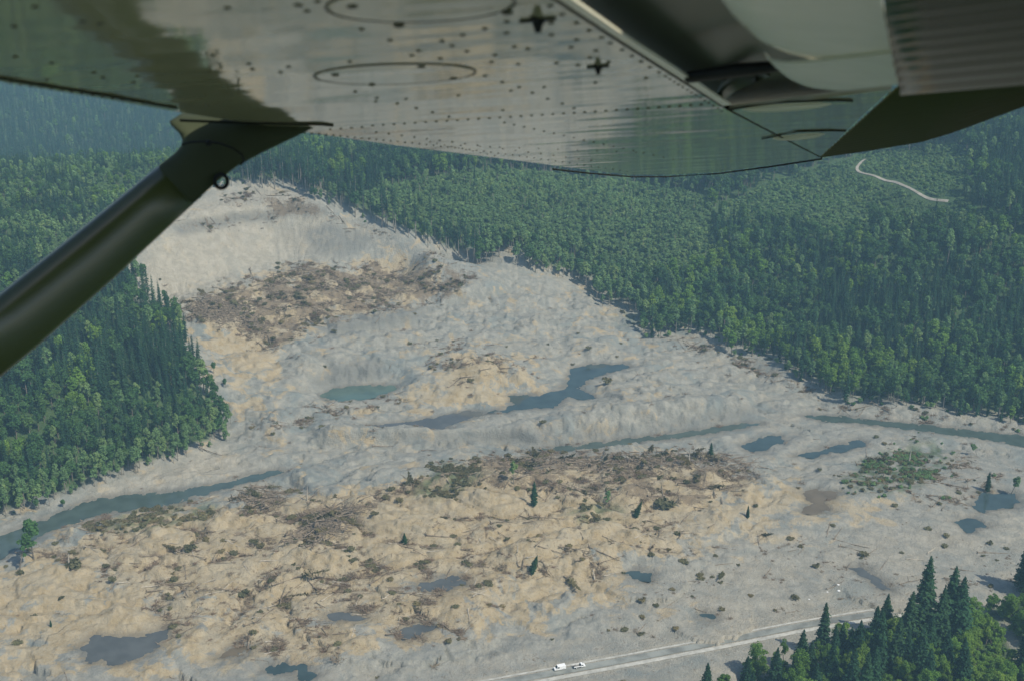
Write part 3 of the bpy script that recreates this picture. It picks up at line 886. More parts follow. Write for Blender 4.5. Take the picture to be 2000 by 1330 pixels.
# --- forest sites: a jittered world grid, kind picked from the regions
def sites(cell, y0, y1, seed):
    rng = np.random.default_rng(seed)
    X, Y = [], []
    y = y0
    while y < y1:
        hw = (y * CT + CAM_H * ST) * 0.56
        xs = np.arange(-hw, hw, cell)
        X.append(xs + rng.uniform(-0.48, 0.48, len(xs)) * cell)
        Y.append(np.full(len(xs), y) + rng.uniform(-0.48, 0.48, len(xs)) * cell)
        y += cell
    return np.concatenate(X), np.concatenate(Y), rng

FOREST = {}
def add_forest(key_list, x, y, z, s):
    for k, a, b, c, d in zip(key_list, x, y, z, s):
        FOREST.setdefault(k, []).append((a, b, c, d))

def grow():
    X, Y, rng = sites(5.2, 600, 1450, 3)
    X2, Y2, _ = sites(9.0, 1450, 2500, 4)
    keep = X2 < 2000
    X3, Y3, _ = sites(2.9, 850, 1250, 5)
    a3, b3 = project(X3, Y3, ground(X3, Y3))
    k3 = (look(m_clear, a3, b3) > 0.5) | (look(m_regrow, a3, b3) > 0.5)
    n1 = len(X)
    X, Y = np.concatenate([X, X2[keep], X3[k3]]), np.concatenate([Y, Y2[keep], Y3[k3]])
    Z = ground(X, Y)
    px, py = project(X, Y, Z)
    low = np.arange(len(X)) >= len(X) - k3.sum()
    wx = px + 16 * perlin(X / 30, Y / 30, 71); wy = py + 9 * perlin(X / 30, Y / 30, 72)
    open_ = look(m_slide, px + 4 * perlin(X / 12, Y / 12, 75), py) > 0.5
    r = rng.uniform(size=len(X)); u = rng.uniform(size=len(X)); sc = rng.uniform(0.55, 1.2, len(X))
    clear = look(m_clear, wx, wy); reg = look(m_regrow, wx, wy); dark = look(m_dark, wx, wy)
    left = px < 470
    tr = [(p[0], p[1]) for p in TRACK_W]
    dtrack = np.full(len(X), 1e9)
    g = (px > 1550) & (py < 460)
    dtrack[g] = poly_dist(X[g], Y[g], tr, closed=False)
    sc = np.where((px < 470) & (py > 780), sc * 0.82, sc)
    rim = poly_dist(px, py, [(400, 378), (560, 370), (640, 403), (700, 430), (800, 466), (935, 515)], closed=False)
    fringe = poly_dist(px, py, SLIDE)
    clump = fbm(X / 45, Y / 45, 3, 81)
    patch = fbm(X / 60, Y / 60, 3, 85)
    for i in range(len(X)):
        if open_[i] or py[i] > 1130 or px[i] < -500 or px[i] > 2500:
            continue
        s = sc[i]
        if not low[i] and clump[i] < -0.55 and r[i] < 0.6 and fringe[i] > 30:
            continue
        if low[i]:
            if dtrack[i] < 5:
                continue
            if reg[i] > clear[i] and r[i] < 0.72:
                FOREST.setdefault(f'low{int(u[i] * 2)}', []).append((X[i], Y[i], Z[i], s * 1.25, px[i], py[i]))
                continue
            k = f'you{int(u[i] * 3)}' if reg[i] > clear[i] else (f'you{int(u[i] * 3)}' if r[i] < 0.25 else f'low{int(u[i] * 2)}')
            FOREST.setdefault(k, []).append((X[i], Y[i], Z[i], s * (0.45 if reg[i] > clear[i] else 0.3 if k[0] == 'y' else 0.95), px[i], py[i]))
            continue
        if clear[i] > 0.5:
            if dtrack[i] < 8 or r[i] < 0.7:
                continue
            k = f'shr{int(r[i] * 3)}' if clump[i] < 0.35 or r[i] < 0.9 else f'con{int(u[i] * 4)}'
            s *= 1.0 if k[0] == 's' else 0.45
            if k[0] == 's' and u[i] < 0.08:
                k = f'you{int(r[i] * 3)}'
        elif reg[i] > 0.5:
            if r[i] < 0.8:
                continue
            k = f'you{int(u[i] * 3)}' if r[i] < 0.86 else (f'ald{int(u[i] * 3)}' if r[i] < 0.97 else f'con{int(u[i] * 4)}')
            if k[0] == 'c':
                s *= 0.55
            if k[0] == 'a':
                s *= 0.7
        else:
            pc = 0.26 + 0.50 * dark[i] + 0.55 * clump[i]
            if py[i] < 335 and px[i] < 700 and Y[i] > 1450:
                pc = 0.9
            elif left[i] and py[i] < 520:
                pc = 0.25 + clump[i]; s *= 0.62
                if r[i] > pc and u[i] < 0.75:
                    FOREST.setdefault(f'you{int(u[i] * 4)}', []).append((X[i], Y[i], Z[i], s * 1.5, px[i], py[i]))
                    continue
            if rim[i] < 26 and 400 < px[i] < 945 and r[i] < 0.8:
                k = f'rim{int(u[i] * 3)}'
            elif 900 < px[i] < 1260 and py[i] > 470:
                k = f'ald{int(u[i] * 3)}' if r[i] < 0.8 else f'bro{int(u[i] * 4)}'
            elif left[i] and py[i] > 800 and fringe[i] < 45 and r[i] < 0.7:
                k = f'ald{int(u[i] * 3)}'
            elif fringe[i] < 16 and u[i] > 0.55:
                k = f'you{int(r[i] * 3)}' if u[i] > 0.75 else f'shr{int(r[i] * 3)}'
                s *= 0.8
            elif r[i] < pc:
                k = f'con{int(u[i] * 4)}'
                s *= 0.72 if px[i] > 945 else 0.8
            elif u[i] < 0.14:
                k = f'ald{int(r[i] * 2.99)}'
            else:
                k = f'bro{int((u[i] * 7) % 4)}' if patch[i] < 0.25 else f'bri{int((u[i] * 7) % 2)}'
                s *= 1.08
                if px[i] > 1400 and py[i] < 640:
                    s *= 0.9
        FOREST.setdefault(k, []).append((X[i], Y[i], Z[i], s, px[i], py[i]))

grow()

def where_words(px, py):
    if px < 500:
        return 'on the slope to the left of the slide'
    if px < 1300:
        return 'on the hillside behind the slide'
    return 'in the wood to the right of the slide'

KINDS = {'conifer': (('con', 'rim'), 'dark green conifer standing', 'conifer'), 'broadleaf_tree': (('bro', 'bri'), 'round crowned green broadleaf tree standing', 'broadleaf tree'),
         'alder': (('ald',), 'pale green slender alder standing', 'alder'), 'young_tree': (('you',), 'short pale green young tree standing', 'young tree'), 'shrub': (('shr', 'low'), 'low green shrub growing', 'shrub')}
REST = {}
for kind, (pre, words, cat) in KINDS.items():
    allp = [(d[1], k, d) for k, L in FOREST.items() if k[:3] in pre for d in L]
    vis = [a for a in allp if 0 <= a[2][4] <= 2000 and a[2][5] < 1120]
    vis.sort(key=lambda a: a[0])
    chosen = set()
    for _, k, d in vis[:300]:
        chosen.add(d)
        x, y, z, s, px, py = d
        wh = where_words(px, py)
        plant(k, x, y, z - 0.3, s, random.uniform(0, 6.28), f'{words} {wh}', cat, f'{cat}s {wh}')
    for k in [k for k in FOREST if k[:3] in pre]:
        REST.setdefault(kind, {})[k] = [d for d in FOREST[k] if d not in chosen]

def gn_scatter(name, per_key, label, cat, sources):
    """one stuff object: points carrying scale, turn and variant; geometry nodes put the plants there"""
    keys = [k for k in per_key if len(per_key[k])]
    V, S, I = [], [], []
    for n, k in enumerate(keys):
        for d in per_key[k]:
            V.append((d[0], d[1], d[2] - 0.3)); S.append(d[3]); I.append(n)
    me = bpy.data.meshes.new(name)
    me.vertices.add(len(V)); me.vertices.foreach_set('co', np.array(V, np.float32).ravel())
    for nm, ty, arr in (('site_scale', 'FLOAT', np.array(S, np.float32)), ('site_kind', 'INT', np.array(I, np.int32)), ('site_turn', 'FLOAT', RNG.uniform(0, 6.28, len(V)).astype(np.float32))):
        a = me.attributes.new(nm, ty, 'POINT'); a.data.foreach_set('value', arr)
    o = link(name, me)
    tag(o, label, cat, kind='stuff')
    ng = bpy.data.node_groups.new(name, 'GeometryNodeTree')
    ng.interface.new_socket('Geometry', in_out='INPUT', socket_type='NodeSocketGeometry')
    ng.interface.new_socket('Geometry', in_out='OUTPUT', socket_type='NodeSocketGeometry')
    N, L = ng.nodes, ng.links
    gi, go = N.new('NodeGroupInput'), N.new('NodeGroupOutput')
    jn = N.new('GeometryNodeJoinGeometry')
    for k in reversed(keys):
        j2 = N.new('GeometryNodeJoinGeometry')
        for ob in sources(k):
            oi = N.new('GeometryNodeObjectInfo'); oi.inputs[0].default_value = ob
            L.new(oi.outputs['Geometry'], j2.inputs[0])
        g2 = N.new('GeometryNodeGeometryToInstance')
        L.new(j2.outputs[0], g2.inputs[0]); L.new(g2.outputs[0], jn.inputs[0])
    ip = N.new('GeometryNodeInstanceOnPoints')
    ip.inputs['Pick Instance'].default_value = True
    def attr(nm, ty):
        n = N.new('GeometryNodeInputNamedAttribute'); n.data_type = ty; n.inputs[0].default_value = nm
        return n.outputs[0]
    L.new(gi.outputs[0], ip.inputs['Points']); L.new(jn.outputs[0], ip.inputs['Instance'])
    L.new(attr('site_kind', 'INT'), ip.inputs['Instance Index'])
    cx = N.new('ShaderNodeCombineXYZ'); L.new(attr('site_turn', 'FLOAT'), cx.inputs[2]); L.new(cx.outputs[0], ip.inputs['Rotation'])
    c2 = N.new('ShaderNodeCombineXYZ')
    sa = attr('site_scale', 'FLOAT')
    for q in range(3):
        L.new(sa, c2.inputs[q])
    L.new(c2.outputs[0], ip.inputs['Scale'])
    L.new(ip.outputs[0], go.inputs[0])
    md = o.modifiers.new('scatter', 'NODES'); md.node_group = ng
    return o

EXTRA_SRC = {}
def sources(k):
    if k in USED:
        return USED[k]
    # this variant has no individual yet: its largest remaining site becomes one
    return ()

for kind, d in REST.items():
    for k in list(d):
        if k not in USED and d[k]:
            x, y, z, s, px, py = d[k].pop()
            pre, words, cat = KINDS[kind]
            wh = where_words(px, py)
            plant(k, x, y, z - 0.3, s, 1.0, f'{words} {wh}', cat, f'{cat}s {wh}')
    gn_scatter({'conifer': 'conifer_forest', 'broadleaf_tree': 'broadleaf_forest', 'alder': 'alder_forest', 'young_tree': 'young_regrowth', 'shrub': 'hillside_shrubbery'}[kind], d,
               {'conifer': 'dense dark conifer forest covering the hillsides', 'broadleaf_tree': 'rounded green broadleaf forest covering the slopes', 'alder': 'pale slender alders mixed through the forest',
                'young_tree': 'pale green young regrowth covering the old slide', 'shrub': 'low green shrubs covering the cleared hillside'}[kind], 'forest', sources)

# --- the stand of trees at the lower right
NEAR = [  # photograph pixel of the foot, prototype, scale
    (1796, 1262, 'nco2', 1.02), (1830, 1270, 'nco0', 0.78), (1848, 1255, 'nco0', 0.98), (1866, 1262, 'nco1', 1.05), (1770, 1270, 'nco1', 0.86), (1725, 1252, 'nco1', 0.70), (1706, 1262, 'nco1', 0.62),
    (1640, 1290, 'nco1', 0.58), (1657, 1298, 'nco0', 0.48), (1563, 1312, 'nco1', 0.66), (1580, 1322, 'nco1', 0.55), (1672, 1310, 'nco1', 0.72), (1710, 1318, 'nco0', 0.78), (1745, 1325, 'nco0', 0.72), (1790, 1340, 'nco1', 0.86),
    (1620, 1345, 'nco0', 0.6), (1660, 1365, 'nco1', 0.75), (1700, 1370, 'nco0', 0.66), (1840, 1335, 'nco1', 0.75), (1380, 1345, 'nco1', 0.46), (1998, 1150, 'nco1', 0.85), (2012, 1165, 'nco0', 0.8), (1590, 1370, 'nco1', 0.62)]
for n, (a, b, k, s) in enumerate(NEAR):
    p = at_z(a, b, 4.0); x, y, z = p[0], p[1], float(ground([p[0]], [p[1]])[0])
    lab = 'tall dark conifer in the stand beside the road'
    if n == 0: lab = 'tallest dark conifer, rising above the stand near the road'
    if n == 19: lab = 'small lone conifer on the near side of the road'
    if n == 20: lab = 'dark conifer cut off by the right edge beyond the bright bushes'
    plant(k, x, y, z - 0.3, s, random.uniform(0, 6.28), lab, 'conifer', 'conifers in the near stand' if n not in (0, 19, 20) else None)
BUSHY = [(1530, 1292, 'nal0', 0.75), (1512, 1306, 'nal1', 0.8), (1595, 1285, 'nal1', 0.7), (1690, 1290, 'nbr2', 0.8), (1735, 1290, 'nal0', 0.8), (1935, 1195, 'nbr0', 0.72), (1968, 1205, 'nbr1', 0.66), (1915, 1225, 'nbr2', 0.82), (1985, 1240, 'nbr0', 0.8), (1900, 1275, 'nbr1', 0.66), (1925, 1260, 'nal0', 0.9),
         (1945, 1290, 'nbr2', 0.9), (1870, 1312, 'nbr0', 0.8), (1820, 1318, 'nbr1', 0.62), (1850, 1345, 'nbr0', 0.9), (1900, 1350, 'nbr2', 1.0), (1960, 1352, 'nbr0', 0.8), (1555, 1345, 'nbr2', 0.85), (1600, 1330, 'nbr2', 0.7), (1640, 1328, 'nbr1', 0.55), (1462, 1338, 'nbr2', 0.75), (1420, 1350, 'nbr2', 0.7), (1490, 1350, 'nbr0', 0.5),
         (1770, 1352, 'nbr1', 0.7), (1730, 1362, 'nbr0', 0.7), (2010, 1215, 'nbr1', 0.8), (2020, 1260, 'nbr1', 0.8), (2010, 1330, 'nbr2', 0.9), (1810, 1375, 'nbr1', 0.8), (1670, 1350, 'nbr2', 0.7), (1530, 1372, 'nbr1', 0.7), (1950, 1390, 'nbr1', 0.9), (1880, 1390, 'nbr1', 0.8)]
for n, (a, b, k, s) in enumerate(BUSHY):
    p = at_z(a, b, 4.0); x, y, z = p[0], p[1], float(ground([p[0]], [p[1]])[0])
    alder = k.startswith('nal')
    plant(k, x, y, z - 0.3, s, random.uniform(0, 6.28), 'slender yellow green tree at the edge of the near stand' if alder else 'bright green bushy tree among the near conifers', 'tree', 'slender trees of the near stand' if alder else 'bushy trees of the near stand')

STAND = [(1400, 1330), (1480, 1300), (1545, 1292), (1640, 1268), (1740, 1246), (1850, 1225), (1950, 1200), (2060, 1180), (2250, 1200), (2250, 1480), (1380, 1480)]
fx, fy, frng = sites(8.2, 330, 560, 9)
fz = ground(fx, fy)
fpx, fpy = project(fx, fy, fz)
ok = (fpy < 1425) & (fpx < 2070) & in_poly(fpx, fpy, STAND) & (look(m_dirt, fpx, fpy) < 0.4)
for x, y, z, a, b in zip(fx[ok], fy[ok], fz[ok], fpx[ok], fpy[ok]):
    q = frng.uniform()
    edge = b < 1300 and a > 1860
    if q < 0.17 and not edge:
        plant(f'nco{int(frng.integers(0, 3))}', x, y, z - 0.3, float(frng.uniform(0.42, 0.68)), frng.uniform(0, 6.28), 'tall dark conifer in the stand beside the road', 'conifer', 'conifers in the near stand')
    else:
        plant(f'nbr{int(frng.integers(0, 3))}', x, y, z - 0.3, float(frng.uniform(0.55, 0.95)), frng.uniform(0, 6.28), 'bright green bushy tree among the near conifers', 'tree', 'bushy trees of the near stand')

# --- lone trees on the mud
LONE = [(66, 1092, 'bro3', 1.35, 1.0, (0, 0), 'tall thin broadleaf tree standing alone by the river bend'),
        (38, 1112, 'bro3', 1.1, 1.0, (-0.1, -0.35), 'thin tree leaning left over the mud by the river bend'),
        (124, 992, 'bro2', 0.42, 1.0, (0, 0), 'small round tree alone at the edge of the river'),
        (143, 1108, 'scr1', 2.2, 1.0, (0, 0), 'bushy dull green clump beside a white snag'),
        (1043, 988, 'con2', 0.48, 1.0, (0, 0), 'dark green conifer upright in the middle of the tan mud'),
        (1038, 1120, 'con0', 0.40, 1.0, (0.1, 0.28), 'dark conifer leaning right on the tan mud mound'),
        (1388, 893, 'con1', 0.40, 1.0, (0, 0), 'scraggly conifer on the far edge of the debris ridge'),
        (1182, 995, 'ald2', 0.55, 1.0, (0, 0.1), 'thin pale tree surviving on the tan mud slope'),
        (1003, 945, 'ald1', 0.80, 1.0, (0, 0), 'pale yellowish tree on top of the debris ridge'),
        (1460, 1012, 'con2', 0.25, 1.0, (0, 0), 'small bushy conifer on smooth tan mud'),
        (1928, 960, 'con2', 0.40, 1.0, (0, 0), 'small dark conifer beside the blue pool near the right edge'),
        (1908, 888, 'ald0', 0.5, 1.0, (0, -0.5), 'leaning green tree near the river on the right'),
        (1975, 965, 'ald1', 0.75, 1.0, (0, -0.3), 'tall thin green tree at the pool by the right edge'),
        (1186, 748, 'scr1', 1.6, 1.5, (0, 0), 'small tree on the tan islet in the winding pool'),
        (344, 618, 'con0', 0.55, 1.0, (0, 0), 'single dark conifer at the foot of the scarp'),
        (100, 1225, 'con2', 0.13, 1.0, (0, 0), 'tiny conifer on pale mud in the lower left'),
        (120, 1170, 'scr0', 0.9, 1.0, (0.2, 0.35), 'dull bush leaning on the lower left mud'),
        (440, 757, 'bro2', 0.5, 1.0, (0, 0), 'green bush hanging over the edge of the left wood'),
        (418, 730, 'bro0', 0.5, 1.0, (0, 0), 'round green tree at the tan gap of the left wood'),
        (370, 1075, 'scr0', 1.6, 1.2, (0, 0), 'grey green bush in the hollow of the lower left mud'),
        (1240, 1010, 'con1', 0.42, 1.0, (0.3, -0.3), 'half fallen dull conifer on the middle mud'),
        (1302, 990, 'scr1', 2.4, 1.1, (0, 0), 'dark bush behind the smooth tan mound'),
        (790, 1062, 'con1', 0.34, 1.0, (0.2, -0.2), 'thin dull conifer on the grey patch in the middle')]
for a, b, k, s, zs, tilt, lab in LONE:
    x, y, z = spot(a, b)
    if k.startswith('con'):
        k, s = 'nco' + str(int(k[3]) % 3), s * 0.72
    plant(k, x, y, z - 0.2, s, random.uniform(0, 6.28), lab, 'tree' if not k.startswith('scr') else 'bush', None, tilt, zs)

# ------------------------------------------------------------------ debris on the mud
VX, VY, VZ = GX.ravel(), GY.ravel(), GZ.ravel()
PXf, PYf = PX.ravel(), PY.ravel()
cell = (np.gradient(GX, axis=1) * np.gradient(GY, axis=0)).ravel()
in_view = (PXf > -150) & (PXf < 2150) & (PYf > 340) & (PYf < 1420) & (look(m_slide, PXf, PYf) > 0.5)
dry = np.ones(len(VX), bool)
for nm, tint, W, lev in WATER:
    wx = np.array([p[0] for p in W]); wy = np.array([p[1] for p in W])
    g = (VX > wx.min() - 3) & (VX < wx.max() + 3) & (VY > wy.min() - 3) & (VY < wy.max() + 3) & (VZ < lev + 0.15)
    dry[g] = False
clumpy = smooth((fbm(VX / 18, VY / 18, 3, 63) + 0.25) / 0.6)
hollow = np.maximum(smooth((-0.10 - hum.ravel()) / 0.22), CRACK.ravel()) * 2.0
deb_f = look(m_debris, PXf, PYf)
jam = look(region([[(575, 1052), (600, 1018), (650, 992), (695, 984), (700, 1005), (655, 1042), (610, 1062)], [(930, 905), (1060, 893), (1200, 896), (1380, 888), (1470, 905), (1380, 908), (1200, 915), (1050, 912)], [(465, 965), (500, 950), (560, 965), (540, 990), (490, 985)], [(350, 608), (400, 585), (480, 600), (520, 640), (460, 630), (390, 625)]], 1, [1.0, 0.5, 0.7, 0.7]), PXf, PYf)
base_ = smooth((PYf - 505) / 30)
away = smooth((dr.ravel() - 9) / 8)
w_log = np.where(in_view & dry, (deb_f ** 1.4 + 0.005 * base_) * (0.12 + clumpy) + 6 * jam, 0) * cell * away
w_br = np.where(in_view & dry, (deb_f + 0.006 * base_) * (0.1 + clumpy) * (0.12 + 1.4 * hollow), 0) * cell * away
brush_f = look(m_brush, PXf, PYf)
w_bu = np.where(in_view & dry, (brush_f * np.where(PXf > 1600, 6.0, 2.0) + deb_f * 0.45 + 0.006 * base_) * (0.06 + clumpy ** 2) * (0.3 + hollow), 0) * cell * away

def draw(w, n, seed):
    rng = np.random.default_rng(seed)
    k = rng.choice(len(w), n, p=w / w.sum())
    return VX[k] + rng.uniform(-0.6, 0.6, n), VY[k] + rng.uniform(-0.6, 0.6, n), PXf[k], PYf[k], rng

def log_np(seed, L, r, stubs=3, root=False):
    rng = np.random.default_rng(seed)
    n = 6
    xs = np.linspace(-L / 2, L / 2, n)
    path = np.stack([xs, rng.normal(size=n) * 0.15, rng.normal(size=n) * 0.08], -1)
    parts = [tube_np(path, r * np.linspace(1.15, 0.4, n), 6)]
    for k in range(stubs):
        i = rng.integers(1, n)
        an = rng.uniform(0, 6.28)
        d = np.array([0.5, math.cos(an), abs(math.sin(an))]) * rng.uniform(0.8, 2.2)
        parts.append(tube_np(np.stack([path[i], path[i] + d * 0.5, path[i] + d]), r * np.array([0.35, 0.25, 0.1]), 4))
    if root:
        for k in range(9):
            an = rng.uniform(0, 6.28)
            d = np.array([-0.5, math.cos(an), math.sin(an)]) * rng.uniform(0.9, 1.9)
            parts.append(tube_np(np.stack([path[0], path[0] + d * 0.5, path[0] + d]), r * np.array([0.9, 0.6, 0.15]), 5))
    return join_np(parts)

LOGS = [mesh_np('fallen_log', *log_np(300 + i, [15, 11, 18, 8, 13, 10][i], [0.29, 0.24, 0.32, 0.22, 0.27, 0.26][i], [3, 2, 5, 2, 3, 1][i], i in (0, 2, 3)), mats=[M_WOOD if i != 5 else M_WOODPALE], smooth_sh=True) for i in range(6)]
lx, ly, lpx, lpy, rng = draw(w_log, 3200, 21)
order = np.argsort(ly)
def place_log(me, x, y, az, L, s):
    c, sn = math.cos(az), math.sin(az)
    h = L * s * 0.38
    za, zb, zc = ground([x - c * h, x + c * h, x], [y - sn * h, y + sn * h, y])
    pitch = -math.atan2(zb - za, 2 * h)
    return (x, y, max((za + zb) / 2, zc) + 0.12), (random.uniform(0, 6.28), pitch, az)
LLEN = [15, 11, 18, 8, 13, 10]
rest_parts = []
for n, i in enumerate(order):
    v = int(rng.integers(0, 6)) if rng.uniform() < 0.85 else 5
    s = float(rng.uniform(0.6, 1.15))
    az = float(rng.normal(0.35, 0.75))
    loc, rot = place_log(LOGS[v], lx[i], ly[i], az, LLEN[v], s)
    rot = (rng.uniform(0, 6.28), rot[1] + rng.normal(0, 0.07), rot[2])
    if n < 300 and 0 <= lpx[i] <= 2000:
        o = link('fallen_log', LOGS[v], loc=loc)
        o.rotation_mode = 'XYZ'
        o.rotation_euler = rot; o.scale = (s, s, s)
        wd = 'bleached pale log lying on the mud flow' if v == 5 else 'root ended brown log lying on the mud flow' if v in (0, 2, 3) else 'bare brown log lying on the mud flow'
        tag(o, wd, 'log', 'logs strewn over the near mud')
    else:
        R = Matrix.Translation(loc) @ __import__('mathutils').Euler(rot).to_matrix().to_4x4() @ Matrix.Scale(s, 4)
        A = np.array(R)
        me = LOGS[v]
        if v not in EXTRA_SRC:
            co = np.empty(len(me.vertices) * 3, np.float32); me.vertices.foreach_get('co', co)
            vi = np.empty(len(me.loops), np.int32); me.loops.foreach_get('vertex_index', vi)
            EXTRA_SRC[v] = (co.reshape(-1, 3), vi.reshape(-1, 4))
        co, q = EXTRA_SRC[v]
        rest_parts.append((co @ A[:3, :3].T + A[:3, 3], q))
V, Q = join_np(rest_parts)
tag(link('log_debris', mesh_np('log_debris', V, Q, mats=[M_WOOD], smooth_sh=True)), 'brown tangle of broken logs across the slide debris', 'log debris', kind='stuff')

def twig_np(seed, R, n):
    rng = np.random.default_rng(seed)
    parts = []
    for k in range(n):
        an = rng.uniform(0, 6.28); r0 = rng.uniform(0, R)
        p = np.array([math.cos(an) * r0, math.sin(an) * r0, 0.0])
        d = rng.normal(size=3) * np.array([1, 1, 0.45]); d[2] = abs(d[2]); d /= np.linalg.norm(d)
        L = rng.uniform(0.8, 2.6); w = rng.uniform(0.06, 0.18)
        s = np.cross(d, rng.normal(size=3)); s /= np.linalg.norm(s)
        parts.append((np.array([p - s * w, p + s * w, p + d * L + s * w * 0.3, p + d * L - s * w * 0.3]), np.array([[0, 1, 2, 3]])))
    return join_np(parts)
TW = [mesh_np('brush', *twig_np(330 + i, [1.6, 2.4, 1.2][i], [46, 70, 30][i]), mats=[M_TWIG]) for i in range(3)]
bx, by, bpx, bpy_, rng = draw(w_br, 12000, 22)
order = np.argsort(by)
zb = ground(bx, by)
brush_src = {}
pk = {f'tw{v}': [] for v in range(3)}
cnt = 0
for i in order:
    v = int(rng.integers(0, 3)); s = float(0.22 + 0.95 * rng.uniform() ** 2.2) * (0.5 if bpx[i] > 1180 and bpy_[i] > 1000 else 1.0)
    if cnt < 300 and 0 <= bpx[i] <= 2000 and 0 < bpy_[i] < 1320:
        o = link('brush_pile', TW[v], loc=(bx[i], by[i], zb[i])); o.scale = (s * 1.2,) * 3; o.rotation_euler = (0, 0, rng.uniform(0, 6.28))
        tag(o, 'small pile of brown twigs on the near mud', 'brush pile', 'twig piles on the near mud')
        brush_src.setdefault(f'tw{v}', (o,))
        cnt += 1
    else:
        pk[f'tw{v}'].append((bx[i], by[i], zb[i] + 0.3, s))
gn_scatter('brush_debris', pk, 'brown twig litter strewn over the slide mud', 'brush debris', lambda k: brush_src[k])

ux, uy, upx, upy, rng = draw(w_bu, 2000, 23)
zu = ground(ux, uy)
order = np.argsort(uy)
pk = {'scr0': [], 'scr1': [], 'low0': [], 'low1': []}
cnt = 0
for i in order:
    gb = upx[i] > 1620 and upy[i] < 975
    k = ('low0', 'scr0', 'low1', 'scr1', 'scr1')[int(rng.integers(0, 5))] if gb else f'scr{int(rng.integers(0, 2))}'; s = float(rng.uniform(0.45, 1.15)) * (0.8 if gb else 1.0)
    if cnt < 300 and 0 <= upx[i] <= 2000:
        plant(k, ux[i], uy[i], zu[i] - 0.1, s, rng.uniform(0, 6.28), 'green shrub in the brush patch near the river on the right' if gb else 'low dull green scrub bush on the mud', 'bush', 'shrubs of the river brush patch' if gb else 'scrub bushes on the mud', zs=float(rng.uniform(0.6, 1.1)))
        cnt += 1
    else:
        pk[k].append((ux[i], uy[i], zu[i] + 0.2, s))
gn_scatter('scrub_growth', pk, 'dull green scrub dotted over the slide debris', 'scrub', sources)

for i in range(2):
    H, R = [17, 13][i], [2.2, 1.9][i]
    proto(f'fal{i}', 'fallen_tree', conifer_crown(270 + i, H, R, 15, 6, 2, 0.25, 0.5), trunk_np(275 + i, H, 0.32), M_DULL, M_WOOD)
qx, qy, qpx, qpy, rng = draw(np.where(PYf > 860, w_log, w_log * 0.6), 90, 24)
for a, b in zip(qx, qy):
    plant(f'fal{int(rng.integers(0, 2))}', a, b, float(ground([a], [b])[0]) + 0.5, float(rng.uniform(0.55, 1.05)), rng.uniform(0, 6.28), 'toppled dull green tree lying on the slide debris', 'fallen tree', 'toppled trees on the slide', (1.5 + rng.normal(0, 0.08), rng.normal(0, 0.1)))

# snags: bleached standing stems
for a, b, h, lab in [(600, 978, 9, 'white bleached snag standing on the edge of the log jam'), (135, 1105, 7, 'white snag standing beside a bushy clump'), (757, 958, 5, 'short pale stump on the grey shore of the debris ridge'),
                     (1345, 905, 10, 'leaning grey snag on the debris ridge'), (1775, 905, 9, 'pale snag rising from the green brush')]:
    x, y, z = spot(a, b)
    rng = np.random.default_rng(int(a))
    pth = np.stack([[0, 0, -1], [0.1, 0, h * 0.4], [0.35, 0.1, h * 0.8], [0.6, 0.1, h]])
    parts = [tube_np(pth, np.array([0.5, 0.42, 0.3, 0.1]), 7)]
    for q in range(3):
        p0 = pth[1] + (pth[2] - pth[1]) * q / 3
        d = np.append(rng.normal(size=2), 0.5) * 0.8
        parts.append(tube_np(np.stack([p0, p0 + d * 0.6, p0 + d * 1.1]), np.array([0.14, 0.1, 0.04]), 5))
    V, Q = join_np(parts)
    tag(link('snag', mesh_np('snag', V, Q, mats=[M_WOODPALE], smooth_sh=True), loc=(x, y, z)), lab, 'snag')

# pale boulders and scraps near the road
M_WHITE = simple('white_plastic', (0.75, 0.76, 0.76), 0.5, 0.05, 2.0)
for a, b, s, lab in [(1637, 1143, 0.5, 'white scrap of sheeting nearest the dark ditch'), (1638, 1155, 0.65, 'white crumpled tank lying on the grey mud flat'), (1616, 1156, 0.4, 'small pale blue white scrap on the grey mud flat'), (1580, 1171, 0.35, 'small white scrap alone near the road')]:
    x, y, z = spot(a, b)
    bm = bmesh.new()
    bmesh.ops.create_icosphere(bm, subdivisions=2, radius=1.0)
    rg = np.random.default_rng(int(a))
    for v in bm.verts:
        v.co *= rg.uniform(0.8, 1.15); v.co.z *= 0.55
    me = bpy.data.meshes.new('white_scrap'); bm.to_mesh(me); bm.free(); me.materials.append(M_WHITE)
    o = link('white_scrap', me, loc=(x, y, z + 0.3 * s)); o.scale = (s * 1.4, s, s)
    tag(o, lab, 'scrap')

# ------------------------------------------------------------------ vehicles on the road
M_PAINT = simple('white_paint', (0.82, 0.83, 0.83), 0.3, 0.04, 1.0, 0.5)
M_GLASS = simple('dark_glass', (0.03, 0.04, 0.045), 0.1, 0.1, 1.0, 0.6)
M_TYRE = simple('tyre_rubber', (0.03, 0.03, 0.03), 0.9, 0.2, 3.0)
M_CHASSIS = simple('dark_chassis', (0.08, 0.08, 0.08), 0.7, 0.2, 3.0)
M_RED = simple('red_cloth', (0.55, 0.12, 0.08), 0.8, 0.2, 3.0)
M_LAMP = simple('lamp_glass', (0.7, 0.7, 0.65), 0.2, 0.1, 3.0)

def prism(profile, w, bev=0.05):
    """side profile (x, z) pulled across the width"""
    bm = bmesh.new()
    vs = [bm.verts.new((x, -w / 2, z)) for x, z in profile]
    f = bm.faces.new(vs)
    r = bmesh.ops.extrude_face_region(bm, geom=[f])
    for v in r['geom']:
        if isinstance(v, bmesh.types.BMVert):
            v.co.y += w
    bmesh.ops.recalc_face_normals(bm, faces=bm.faces)
    if bev:
        bmesh.ops.bevel(bm, geom=list(bm.edges), offset=bev, segments=2, affect='EDGES', profile=0.6)
    return bm

